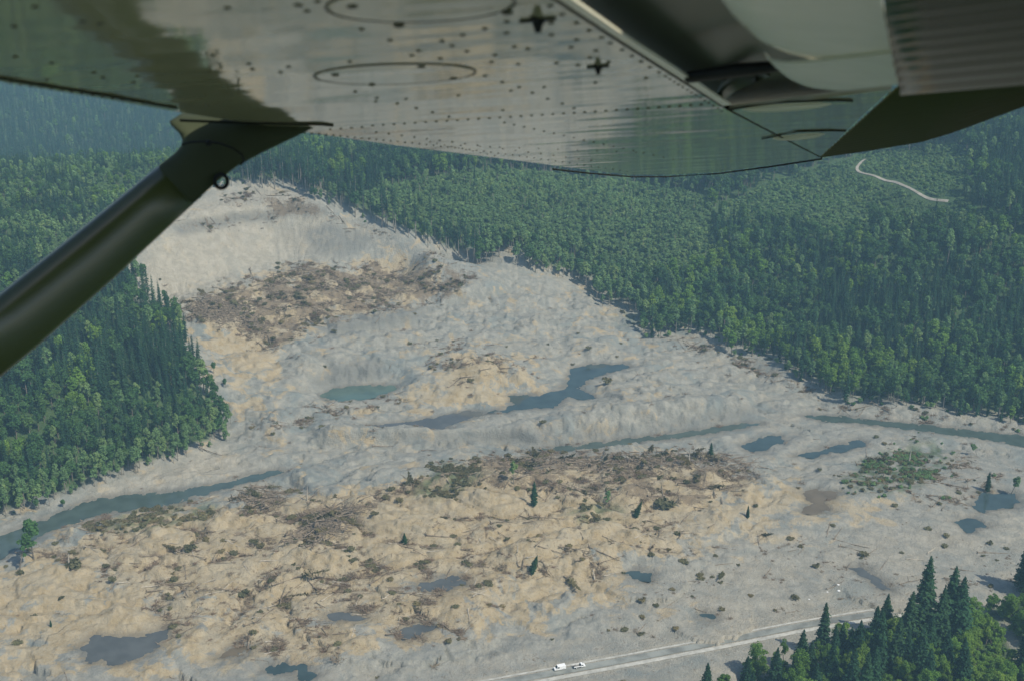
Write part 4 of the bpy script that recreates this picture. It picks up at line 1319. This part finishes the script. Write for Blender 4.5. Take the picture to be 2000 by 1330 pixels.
def bm_obj(name, bm, mat, parent, smooth_sh=False):
    me = bpy.data.meshes.new(name); bm.to_mesh(me); bm.free(); me.materials.append(mat)
    for p in me.polygons:
        p.use_smooth = smooth_sh
    return link(name, me, parent)

def wheel(parent, x, y, r=0.4, w=0.26):
    bm = bmesh.new()
    bmesh.ops.create_cone(bm, cap_ends=True, segments=20, radius1=r, radius2=r, depth=w, matrix=Matrix.Translation((x, y, r)) @ Matrix.Rotation(math.pi / 2, 4, 'X'))
    bmesh.ops.bevel(bm, geom=[e for e in bm.edges if len(e.link_faces) == 2 and abs(e.link_faces[0].normal.dot(e.link_faces[1].normal)) < 0.3], offset=0.05, segments=2, affect='EDGES')
    wl = bm_obj('wheel', bm, M_TYRE, parent)
    bm = bmesh.new()
    s = 1 if y > 0 else -1
    bmesh.ops.create_cone(bm, cap_ends=True, segments=16, radius1=r * 0.55, radius2=r * 0.45, depth=0.04, matrix=Matrix.Translation((x, y + s * (w / 2 + 0.01), r)) @ Matrix.Rotation(math.pi / 2, 4, 'X'))
    bm_obj('rim', bm, M_LAMP, wl)

def box_bm(x0, x1, y0, y1, z0, z1, bev=0.02):
    bm = bmesh.new()
    bmesh.ops.create_cube(bm, size=1.0, matrix=Matrix.Translation(((x0 + x1) / 2, (y0 + y1) / 2, (z0 + z1) / 2)) @ Matrix.Diagonal((x1 - x0, y1 - y0, z1 - z0, 1)))
    if bev:
        bmesh.ops.bevel(bm, geom=list(bm.edges), offset=bev, segments=2, affect='EDGES')
    return bm

def van(name, label, loc, rz, kind):
    t = thing(name, label, 'van' if kind == 'van' else 'truck', loc, rz)
    if kind == 'van':
        bm_obj('body', prism([(-2.7, 0.4), (2.6, 0.4), (2.65, 0.95), (1.9, 1.15), (1.15, 2.15), (-2.6, 2.25), (-2.7, 1.9)], 1.95, 0.08), M_PAINT, t)
        bm = prism([(1.17, 2.08), (1.86, 1.2), (1.88, 1.22), (1.2, 2.11)], 1.6, 0); bm_obj('windscreen', bm, M_GLASS, t)
        for s in (-1, 1):
            bm_obj('side_window', prism([(0.35, 1.25), (1.62, 1.25), (1.1, 1.95), (0.35, 1.95)], 0.02, 0), M_GLASS, t).location = (0, s * 0.985, 0)
            bm_obj('headlight', box_bm(2.6, 2.68, s * 0.72 - 0.15, s * 0.72 + 0.15, 0.72, 0.9, 0.01), M_LAMP, t)
            for x in (1.7, -1.7):
                wheel(t, x, s * 0.88)
        bm_obj('bumper', box_bm(2.6, 2.75, -0.95, 0.95, 0.38, 0.6), M_CHASSIS, t)
    else:
        bm_obj('cab', prism([(0.7, 0.5), (2.7, 0.5), (2.75, 1.05), (2.0, 1.2), (1.6, 1.85), (0.75, 1.9), (0.7, 1.6)], 1.9, 0.08), M_PAINT, t)
        bm_obj('windscreen', prism([(1.64, 1.80), (1.96, 1.26), (1.99, 1.28), (1.68, 1.82)], 1.6, 0), M_GLASS, t)
        for s in (-1, 1):
            bm_obj('side_window', prism([(0.85, 1.25), (1.82, 1.25), (1.55, 1.72), (0.85, 1.74)], 0.02, 0), M_GLASS, t).location = (0, s * 0.96, 0)
            bm_obj('headlight', box_bm(2.7, 2.78, s * 0.7 - 0.15, s * 0.7 + 0.15, 0.78, 0.95, 0.01), M_LAMP, t)
            for x in (1.9, -1.6):
                wheel(t, x, s * 0.86)
            bm_obj('side_rail', box_bm(-2.7, 0.6, s * 0.95 - 0.04, s * 0.95 + 0.04, 0.86, 1.35), M_PAINT, t)
        bm_obj('flatbed', box_bm(-2.75, 0.64, -0.9, 0.9, 0.6, 0.85), M_CHASSIS, t)
        bm_obj('load', prism([(-2.4, 0.86), (-0.1, 0.86), (-0.4, 1.25), (-1.2, 1.2), (-1.5, 1.45), (-2.3, 1.3)], 1.3, 0.08), simple('grey_load', (0.22, 0.21, 0.19), 0.9, 0.4, 3.0), t)
        bm_obj('headboard', box_bm(0.56, 0.66, -0.95, 0.95, 0.86, 1.7), M_CHASSIS, t)
    return t
rd = np.array(ROAD_W[3]) - np.array(ROAD_W[2])
raz = math.atan2(rd[1], rd[0])
p = at_z(1093, 1306, 3.2); van('white_van', 'white van parked on the roadside, facing away from the pickup', (p[0], p[1], 3.06), raz + math.pi, 'van')
p = at_z(1131, 1302, 3.2); van('flatbed_pickup', 'white cabbed flatbed pickup parked behind the white van', (p[0], p[1], 3.06), raz, 'truck')

# ------------------------------------------------------------------ the aircraft the picture is taken from
S_ = np.array([0.311, 0.107, 1.0]); S_ /= np.linalg.norm(S_)                # outboard, in camera axes (right, up, forward)
C_ = np.array([1.0, 0.01, -0.312]); C_ -= S_ * C_.dot(S_); C_ /= np.linalg.norm(C_)   # aft
N_ = np.cross(-C_, S_); N_ /= np.linalg.norm(N_)
if N_[1] < 0:
    N_ = -N_
HW = 0.24
CAM2W = np.array([[1, 0, 0], [0, ST, CT], [0, CT, -ST]])      # camera (right, up, forward) -> world
F_, U_ = -C_, S_
B = np.stack([CAM2W @ F_, CAM2W @ U_, CAM2W @ N_], 1)
rootM = Matrix(((B[0, 0], B[0, 1], B[0, 2], 0), (B[1, 0], B[1, 1], B[1, 2], 0), (B[2, 0], B[2, 1], B[2, 2], 0), (0, 0, 0, 1)))
org = np.array([0, 0, CAM_H]) + CAM2W @ (N_ * HW)
rootM.translation = Vector(org)
plane = thing('light_aircraft', 'high wing light aircraft, wing underside and dark strut overhead', 'aircraft')
plane.matrix_world = rootM

def to_local(pc):
    return np.array([pc @ F_, pc @ U_, pc @ N_ - HW])

def on_wing(px, py, dz=0.0, hinge=None, tan=0.0):
    """photograph pixel -> aircraft axes (forward, outboard, up) on the wing's lower skin, or on a flap plane hinged along forward = hinge"""
    r = np.array([(px - 1000) / FPX, (665 - py) / FPX, 1.0])
    if hinge is None:
        t = (HW + dz) / (r @ N_)
    else:       # z = dz + (f - hinge) * tan  (aft is lower)
        t = (HW + dz - hinge * tan) / (r @ N_ - tan * (r @ F_))
    return to_local(r * t)

def at_depth(px, py, d):
    return to_local(np.array([(px - 1000) / FPX, (665 - py) / FPX, 1.0]) * d)

def paint(name, col, rough, wav=0.0, scale=5.0, spec=0.5):
    t = NT(name)
    tc = t.n('ShaderNodeTexCoord').outputs['Object']
    if wav:
        mp = t.n('ShaderNodeMapping'); mp.inputs['Scale'].default_value = (0.7, 1.6, 1.0)
        t.l(tc, mp.inputs[0])
        h = t.math('ADD', t.noise(scale, 2, 0.45, mp.outputs[0]), t.math('MULTIPLY', t.noise(scale * 4, 2, 0.5, mp.outputs[0]), 0.08))
        t.bump(h, 1.0, wav)
    n = t.noise(9.0, 4, 0.6, tc)
    return t.set(col=t.mix(t.ramp(n, 0.3, 0.75), tuple(c * 0.9 for c in col), col), rough=rough, spec=spec)

M_WING = paint('wing_paint', (0.47, 0.425, 0.275), 0.06, 0.0055, 2.0)
M_FLAP = paint('flap_paint', (0.74, 0.70, 0.54), 0.22, 0.002, 3.0)
M_OLIVE = paint('olive_paint', (0.044, 0.058, 0.013), 0.3, 0.0, 3.0, 0.85)
M_OLIVE2 = paint('olive_skin', (0.034, 0.045, 0.013), 0.16, 0.0, 3.0, 0.55)
M_AIL = paint('olive_matt', (0.042, 0.058, 0.016), 0.55, 0.0, 3.0, 0.03)
M_COVE = paint('cove_paint', (0.05, 0.06, 0.035), 0.4, 0.0, 3.0)
M_SEAM = simple('seam_sealant', (0.006, 0.008, 0.005), 0.8, 0.2, 8.0)
M_RIVET = simple('rivet_heads', (0.075, 0.072, 0.052), 0.45, 0.2, 8.0)
M_RUBBER = simple('black_rubber', (0.008, 0.009, 0.008), 0.6, 0.2, 8.0)

LE = [on_wing(*p) for p in [(0, 160), (200, 193), (345, 219), (585, 257), (770, 284), (1000, 313), (1150, 333), (1230, 342)]]
TIP = [on_wing(*p) for p in [(1300, 342), (1400, 337), (1500, 324), (1605, 309)]]
REAR = [on_wing(*p) for p in [(1420, 214), (1330, 158), (1200, 76), (1085, 0)]]
def extend(a, b, y):
    t = (y - a[1]) / (b[1] - a[1])
    return a + (b - a) * t
le_in = extend(LE[2], LE[0], 0.15); re_in = extend(REAR[1], REAR[3], 0.15)
OUT = [le_in] + LE + TIP + REAR + [re_in]

def wing_mesh():
    bm = bmesh.new()
    lowv = [bm.verts.new(p) for p in OUT]
    f = bm.faces.new(lowv)
    if f.normal.z > 0: f.normal_flip()
    nle = 1 + len(LE) + 3
    rows_ = [lowv[:nle]]
    pts_ = np.array([OUT[i] for i in range(nle)])
    d = np.gradient(pts_, axis=0); d /= np.linalg.norm(d, axis=1)[:, None]
    nr = np.stack([d[:, 1], -d[:, 0], d[:, 2] * 0], -1)
    nr *= np.where(nr[:, :1] < 0, -1, 1)
    taper = np.clip(np.linspace(1.25, 0.35, nle), 0.3, 1.3)
    for fo, up in ((0.018, 0.0035), (0.034, 0.012), (0.044, 0.026), (0.046, 0.044), (0.038, 0.062), (0.015, 0.08), (-0.05, 0.10), (-0.3, 0.13)):
        rows_.append([bm.verts.new(pts_[i] + nr[i] * fo * taper[i] + np.array([0, 0, up * taper[i]])) for i in range(nle)])
    for a, b in zip(rows_[:-1], rows_[1:]):
        for i in range(nle - 1):
            ff = bm.faces.new((a[i], a[i + 1], b[i + 1], b[i])); ff.smooth = True
    # top skin runs down to the rear edge
    rear = lowv[nle:]
    top = rows_[-1]
    seq = top + [bm.verts.new(v.co + Vector((0, 0, 0.012))) for v in rear]
    bm.faces.new(seq[::-1])
    bmesh.ops.recalc_face_normals(bm, faces=bm.faces)
    me = bpy.data.meshes.new('wing'); bm.to_mesh(me); bm.free()
    me.materials.append(M_WING); me.materials.append(M_RIVET)
    return me
wing = link('wing', wing_mesh(), plane)

def add_domes(name, pix, r, h, mat, parent, dz=0.0):
    bm = bmesh.new()
    for (a, b, k) in pix:
        c = on_wing(a, b, dz)
        n = 10
        rr = r * k
        rings = [[bm.verts.new((c[0] + rr * q * math.cos(2 * math.pi * i / n), c[1] + rr * q * math.sin(2 * math.pi * i / n), c[2] + 0.0004 - h * k * w)) for i in range(n)] for q, w in ((1.0, 0.0), (0.8, 0.55), (0.4, 0.95))]
        for A, Bq in zip(rings[:-1], rings[1:]):
            for i in range(n):
                bm.faces.new((A[i], A[(i + 1) % n], Bq[(i + 1) % n], Bq[i]))
        bm.faces.new(rings[-1])
    bmesh.ops.recalc_face_normals(bm, faces=bm.faces)
    return bm_obj(name, bm, mat, parent, True)

RV = [(444, 16), (416, 108), (486, 125), (493, 136), (563, 131), (548, 142), (68, 14), (161, 42), (196, 47), (28, 52), (30, 111), (101, 124), (184, 142), (201, 152), (269, 149), (262, 161), (91, 156), (706, 58), (762, 79), (818, 100),
      (804, 109), (683, 121), (860, 115), (863, 81), (883, 90), (904, 69), (912, 101), (947, 57), (990, 43), (989, 65), (967, 108), (960, 122), (1005, 92), (1031, 96), (1012, 126), (1077, 45), (1077, 69), (1075, 12), (1098, 29), (1126, 45),
      (1126, 78), (1115, 93), (1150, 60), (1175, 74), (1192, 85), (1164, 100), (1152, 113), (1215, 98), (1234, 110), (1252, 121), (1189, 122), (1129, 128), (1087, 124), (1269, 132), (1287, 142), (1262, 153), (1163, 162), (1063, 171), (1040, 182),
      (1014, 171), (998, 178), (981, 161), (895, 187), (947, 149), (1070, 194), (1098, 203), (1121, 212), (982, 216), (694, 180), (736, 192), (734, 199), (793, 194), (776, 203), (813, 212), (845, 220), (877, 229), (580, 10), (600, 22), (585, 11), (620, 3)]
rv = [(a, b, 1.0) for a, b in RV]
for i in range(36):
    rv.append((645 + i * 20.7, 251 - i * 1.3 + (0 if i > 3 else 2), 1.0))
for i in range(14):
    rv.append((1300 + i * 8.5, 150 + i * 5.2, 0.8))
for i in range(46):
    f = i / 45
    rv.append((595 + f * 630, 260 + f * 76 - 6 * math.sin(f * 3.1), 0.9))
for i in range(18):
    f = i / 17
    rv.append((735 + f * 420, 259 + f * 55, 0.9))
for i in range(18):
    f = i / 17
    rv.append((985 + f * 330, 240 + f * 72, 0.9))
for i in range(10):
    rv.append((900 + i * 38, 285 + i * 1.5, 0.8)); rv.append((840 + i * 14, 278 + i * 3.0, 0.8))
for i in range(16):
    f = i / 15
    rv.append((20 + f * 300, 163 + f * 45, 0.8))
rvo = add_domes('rivets', rv, 0.0046, 0.0024, M_RIVET, wing)
bm = bmesh.new(); bm.from_mesh(wing.data); n0 = len(bm.faces); bm.from_mesh(rvo.data)
bm.faces.ensure_lookup_table()
for f in bm.faces[n0:]:
    f.material_index = 1
bm.to_mesh(wing.data); bm.free()
bpy.data.objects.remove(rvo)

def hoop(c, r, minor, mat, name, parent, a0=0.0, a1=2 * math.pi, up=0.0):
    n = 64
    an = np.linspace(a0, a1, n)
    path = np.stack([c[0] + r * np.cos(an), c[1] + r * np.sin(an), np.full(n, c[2] - up)], -1)
    V, Q = tube_np(path, np.full(n, minor), 6)
    return link(name, mesh_np(name, V, Q, mats=[mat], smooth_sh=True), parent)

def disc(c, r, h, mat, name, parent):
    bm = bmesh.new()
    n = 64
    A = [bm.verts.new((c[0] + r * math.cos(2 * math.pi * i / n), c[1] + r * math.sin(2 * math.pi * i / n), c[2] + 0.0006)) for i in range(n)]
    Bq = [bm.verts.new((c[0] + (r - 0.004) * math.cos(2 * math.pi * i / n), c[1] + (r - 0.004) * math.sin(2 * math.pi * i / n), c[2] - h)) for i in range(n)]
    for i in range(n):
        bm.faces.new((A[i], A[(i + 1) % n], Bq[(i + 1) % n], Bq[i]))
    bm.faces.new(Bq)
    bmesh.ops.recalc_face_normals(bm, faces=bm.faces)
    return bm_obj(name, bm, mat, parent)

for (cx_, cy_, hwid, screws) in ((772, 146, 150, [(823, 131), (886, 154), (726, 166), (655, 147)]), (822, 12, 178, [(688, 13), (779, 51), (991, 26)])):
    c = on_wing(cx_, cy_)
    r_ = np.linalg.norm(on_wing(cx_ + hwid, cy_) - c)
    dsc = disc(c, r_, 0.0012, M_WING, 'inspection_cover', wing)
    hoop(c, r_ + 0.001, 0.0010, M_SEAM, 'gasket', wing, 0.0, 2 * math.pi, 0.0006)
    add_domes('screws', [(a, b, 1.0) for a, b in screws], 0.0075, 0.003, M_RIVET, wing, -0.0012)

# drain fittings: small star footed stubs
for a, b, k in ((1050, 38, 1.0), (1168, 130, 0.8)):
    c = on_wing(a, b)
    bm = bmesh.new()
    bmesh.ops.create_cone(bm, cap_ends=True, segments=12, radius1=0.0035 * k, radius2=0.008 * k, depth=0.016 * k, matrix=Matrix.Translation((c[0], c[1], -0.008 * k)))
    for q in range(4):
        an = q * math.pi / 2
        bmesh.ops.create_cube(bm, size=1.0, matrix=Matrix.Translation((c[0] + 0.012 * k * math.cos(an), c[1] + 0.012 * k * math.sin(an), -0.0015)) @ Matrix.Rotation(an, 4, 'Z') @ Matrix.Diagonal((0.02 * k, 0.006 * k, 0.003, 1)))
    bm_obj('drain_fitting', bm, M_RUBBER, wing)

def ribbon(pix, w, mat, name, parent, dz=-0.0015):
    p = np.array([on_wing(a, b, dz) for a, b in pix])
    V, Q = tube_np(p, np.full(len(p), w), 6)
    return link(name, mesh_np(name, V, Q, mats=[mat], smooth_sh=True), parent)
ribbon([(-60, 145), (0, 154), (200, 186), (345, 212)], 0.0022, M_SEAM, 'seam', wing)
ribbon([(1080, 331), (1150, 339), (1235, 346), (1300, 346), (1400, 340), (1500, 327), (1605, 311)], 0.0042, M_SEAM, 'seam', wing, 0.002)
ribbon([(1060, -16), (1085, 0), (1200, 76), (1330, 158), (1420, 214), (1500, 256), (1605, 309)], 0.002, M_SEAM, 'seam', wing)

def sheet(name, grid, mat, parent, thick=0.006, smooth_sh=True):
    """grid of points (rows x cols) given thickness upwards"""
    g = np.asarray(grid, float)
    n, m = g.shape[:2]
    low, up = g.reshape(-1, 3), g.reshape(-1, 3) + np.array([0, 0, thick])
    idx = np.arange(n * m).reshape(n, m)
    q = np.stack([idx[:-1, :-1], idx[:-1, 1:], idx[1:, 1:], idx[1:, :-1]], -1).reshape(-1, 4)
    bl = np.concatenate([idx[0], idx[1:, -1], idx[-1, ::-1][1:], idx[::-1, 0][1:-1]])
    o = n * m
    side = [(bl[i], bl[(i + 1) % len(bl)], bl[(i + 1) % len(bl)] + o, bl[i] + o) for i in range(len(bl))]
    me = mesh_np(name, np.concatenate([low, up]), np.concatenate([q, q[:, ::-1] + o, np.array(side)]), mats=[mat], smooth_sh=smooth_sh)
    ob = link(name, me, parent)
    bm = bmesh.new(); bm.from_mesh(me); bmesh.ops.recalc_face_normals(bm, faces=bm.faces); bm.to_mesh(me); bm.free()
    if smooth_sh:
        md = ob.modifiers.new('edges', 'EDGE_SPLIT'); md.split_angle = math.radians(50)
    return ob

def resample(pl, n):
    pl = np.asarray(pl, float)
    s = np.concatenate([[0], np.cumsum(np.linalg.norm(np.diff(pl, axis=0), axis=1))])
    t = np.linspace(0, s[-1], n)
    return np.stack([np.interp(t, s, pl[:, k]) for k in range(pl.shape[1])], -1)

def coons(left, right, n, m, ease=1.0):
    L, R = resample(left, n), resample(right, n)
    t = np.linspace(0, 1, m)[None, :, None] ** ease
    return L[:, None] * (1 - t) + R[:, None] * t

HF = REAR[1][0]
def flap_pt(a, b, dz=0.0, tan=0.16):
    return on_wing(a, b, dz, HF, tan)
def pix_sheet(name, left, right, n, m, mat, parent, fn, zfun=None, thick=0.006, ease=1.0):
    G = coons(left, right, n, m, ease)
    out = np.zeros((n, m, 3))
    for i in range(n):
        for j in range(m):
            p = fn(*G[i, j])
            if zfun is not None:
                p = p + np.array([0, 0, zfun(i / (n - 1), j / (m - 1))])
            out[i, j] = p
    return sheet(name, out, mat, parent, thick)

flap = pix_sheet('flap', [(1345, -40), (1380, 12), (1420, 62), (1465, 102), (1510, 120), (1552, 127)], [(1715, -40), (1722, 0), (1742, 103)], 30, 20, M_FLAP, plane, flap_pt, lambda s, t: 0.035 * (1 - t) ** 5, 0.004, 1.6)
pix_sheet('flap_tail', [(1494, 134), (1512, 152), (1535, 170), (1566, 182), (1600, 184)], [(1744, 106), (1750, 130), (1758, 165)], 14, 16, M_FLAP, flap, lambda a, b: flap_pt(a, b, -0.004), lambda s, t: 0.02 * (1 - t) ** 5, 0.004, 1.6)
pix_sheet('corrugated_skin', [(1724, -60), (1727, 0), (1745, 105), (1758, 164)], [(2150, -130), (2150, -60), (2150, 60), (2150, 122)], 260, 6, M_OLIVE2, flap, lambda a, b: flap_pt(a, b, -0.002), lambda s, t: -0.017 * (0.5 + 0.5 * math.cos(s * 2 * math.pi * 11)) ** 3, 0.003)
ail = pix_sheet('aileron', [(1757, 168), (1740, 180), (1670, 243), (1603, 307)], [(2150, 118), (2150, 128), (2150, 140), (2150, 152)], 260, 60, M_OLIVE, plane, lambda a, b: on_wing(a, b, 0.004), None, 0.004)
# rebuild the aileron so that its rear edge follows the picture and its skin is ribbed
def aileron_mesh():
    top = resample([(1757, 168), (1850, 156), (2000, 138), (2150, 120)], 60)
    bot = resample([(1603, 307), (1700, 293), (1800, 276), (1860, 258), (2000, 206), (2150, 150)], 60)
    n = 220
    out = np.zeros((n, 60, 3))
    for j in range(60):
        for i in range(n):
            s = i / (n - 1)
            a = top[j] * (1 - s) + bot[j] * s
            p = on_wing(a[0], a[1], 0.003)
            p[2] -= 0.0042 * (0.5 + 0.5 * math.cos(s * 2 * math.pi * 26)) ** 2
            out[i, j] = p
    return out
bpy.data.objects.remove(ail)
ail = sheet('aileron', aileron_mesh(), M_AIL, plane, 0.004)
pix_sheet('flap_cove', [(1085, -20), (1200, 70), (1330, 156), (1420, 210)], [(1560, -40), (1640, 60), (1700, 130), (1740, 182)], 12, 12, M_COVE, wing, lambda a, b: on_wing(a, b, 0.05), None, 0.01)
pix_sheet('rear_lip', [(1085, -4), (1200, 72), (1330, 155), (1412, 208)], [(1112, -4), (1225, 75), (1350, 155), (1428, 206)], 12, 3, M_FLAP, wing, lambda a, b: on_wing(a, b, -0.002), None, 0.004)
panel = pix_sheet('gap_panel', [(1424, 216), (1500, 257), (1602, 307)], [(1742, 175), (1680, 231), (1604, 305)], 16, 12, M_WING, wing, lambda a, b: on_wing(a, b, -0.001), None, 0.01)
for (a0, b0, a1, b1, rr) in ((1450, 214, 1625, 203, 0.011), (1510, 271, 1612, 262, 0.012)):
    p = np.stack([on_wing(a0 + (a1 - a0) * t, b0 + (b1 - b0) * t, 0.0) for t in np.linspace(0, 1, 9)])
    V, Q = tube_np(p, rr * np.sqrt(np.clip(1 - np.linspace(-1, 1, 9) ** 2, 0.02, 1)), 10)
    link('slot_fairing', mesh_np('slot_fairing', V, Q, mats=[M_FLAP], smooth_sh=True), panel)
    ribbon([(a0 - 22, b0 + 1), (a0 + 8, b0 - 5), ((a0 + a1) / 2, (b0 + b1) / 2 - 9), (a1 + 10, b1 - 6), (a1 + 40, b1 - 5)], 0.0022, M_SEAM, 'slot_edge', panel, -0.003)
# flap track arm inside the cove
p = np.stack([on_wing(1345, 152, 0.0), on_wing(1440, 138, -0.004), on_wing(1545, 128, -0.012)])
V, Q = tube_np(p, np.array([0.010, 0.012, 0.008]), 8)
link('flap_arm', mesh_np('flap_arm', V, Q, mats=[M_RUBBER], smooth_sh=True), wing)
p = np.stack([on_wing(1405, 192, 0.01), on_wing(1425, 165, 0.02), on_wing(1470, 145, 0.02), on_wing(1500, 150, 0.02)])
V, Q = tube_np(p, np.array([0.012, 0.018, 0.018, 0.006]), 8)
link('track_bracket', mesh_np('track_bracket', V, Q, mats=[M_COVE], smooth_sh=True), wing)

# strut: an oval tube from the wing down to the left
def loft(name, sections, mat, parent, k=28):
    """sections: (centre, chord vector, thickness vector)"""
    V = []
    for c, a, b in sections:
        for j in range(k):
            an = 2 * math.pi * j / k
            ca, sa = math.cos(an), math.sin(an)
            V.append(c + math.copysign(abs(ca) ** 0.85, ca) * a + math.copysign(abs(sa) ** 0.85, sa) * b)
    n = len(sections)
    Q = [(i * k + j, i * k + (j + 1) % k, (i + 1) * k + (j + 1) % k, (i + 1) * k + j) for i in range(n - 1) for j in range(k)]
    me = mesh_np(name, np.array(V), Q, mats=[mat], smooth_sh=True)
    bm = bmesh.new(); bm.from_mesh(me)
    bmesh.ops.holes_fill(bm, edges=[e for e in bm.edges if e.is_boundary], sides=0)
    bmesh.ops.recalc_face_normals(bm, faces=bm.faces); bm.to_mesh(me); bm.free()
    return link(name, me, parent)

def edge_section(pa, pb, depth, thick):
    A, Bq = at_depth(*pa, depth), at_depth(*pb, depth)
    c = (A + Bq) / 2
    a = (Bq - A) / 2
    view = to_local(np.array([0, 0, 0.0])) - c
    v = view / np.linalg.norm(view)
    v -= a * (v @ a) / (a @ a)
    v /= np.linalg.norm(v)
    al = math.radians(36)
    la = np.linalg.norm(a); u = a / la
    half = max((la - thick * math.sin(al) * 0.38) / math.cos(al), la * 0.6)
    return c, (u * math.cos(al) - v * math.sin(al)) * half, (v * math.cos(al) + u * math.sin(al)) * thick
SEC = [((-190, 731), (-113, 827), 2.35, 0.042), ((0, 578), (75, 671), 2.45, 0.042), ((149, 459), (218, 545), 2.55, 0.042), ((258, 370), (321, 449), 2.63, 0.040), ((318, 321), (378, 396), 2.66, 0.040)]
strut = loft('wing_strut', [edge_section(*s) for s in SEC], M_OLIVE, plane)
dj = 2.77
FSEC = [((296, 343), (350, 408), 2.65, 0.030), ((316, 323), (381, 393), 2.655, 0.040), ((342, 303), (402, 373), 2.67, 0.040), ((357, 287), (430, 347), 2.685, 0.038), ((361, 276), (462, 322), 2.70, 0.037), ((358, 262), (505, 298), 2.72, 0.037), ((348, 247), (560, 271), 2.745, 0.037), ((349, 238), (604, 250), dj, 0.036), ((372, 222), (620, 228), 2.84, 0.036)]
loft('strut_fairing', [edge_section(*s) for s in FSEC], paint('fairing_paint', (0.050, 0.060, 0.034), 0.6, 0.0, 3.0, 0.08), strut)
ribbon([(352, 236), (450, 240), (560, 243), (630, 244), (650, 246)], 0.0028, M_SEAM, 'seam', strut, -0.002)
# cable loop round the fairing and the tie down ring
p = np.stack([at_depth(a, b, 2.62) for a, b in ((355, 283), (375, 278), (405, 277), (430, 281), (455, 290), (472, 302), (477, 315), (470, 323))])
V, Q = tube_np(p, np.full(len(p), 0.0022), 6)
link('cable', mesh_np('cable', V, Q, mats=[M_RUBBER], smooth_sh=True), strut)
bm = bmesh.new(); bmesh.ops.create_icosphere(bm, subdivisions=2, radius=0.007, matrix=Matrix.Translation(at_depth(408, 280, 2.62)))
bm_obj('cable_clip', bm, M_RUBBER, strut, True)
c = at_depth(432, 355, 2.66); e1 = at_depth(446, 355, 2.66) - c; e2 = at_depth(432, 341, 2.66) - c
an = np.linspace(0, 2 * math.pi, 29)
p = c[None] + np.cos(an)[:, None] * e1[None] * 0.88 + np.sin(an)[:, None] * e2[None] * 0.95
V, Q = tube_np(p, np.full(len(p), 0.0044), 8)
link('tie_down_ring', mesh_np('tie_down_ring', V, Q, mats=[M_RUBBER], smooth_sh=True), strut)

# ------------------------------------------------------------------ the air
bm = bmesh.new()
bmesh.ops.create_cube(bm, size=1.0, matrix=Matrix.Translation((0, 1000, 142.0)) @ Matrix.Diagonal((9400, 11400, 406, 1)))
me = bpy.data.meshes.new('haze'); bm.to_mesh(me); bm.free()
hm = bpy.data.materials.new('air'); hm.use_nodes = True
hm.node_tree.nodes.remove(hm.node_tree.nodes['Principled BSDF'])
pv = hm.node_tree.nodes.new('ShaderNodeVolumePrincipled')
pv.inputs['Density'].default_value = HAZE_DENSITY
pv.inputs['Color'].default_value = (0.42, 0.76, 1.0, 1)
hm.node_tree.links.new(pv.outputs[0], hm.node_tree.nodes['Material Output'].inputs['Volume'])
me.materials.append(hm)
tag(link('haze', me), 'thin blue summer haze over the valley', 'haze', kind='stuff')
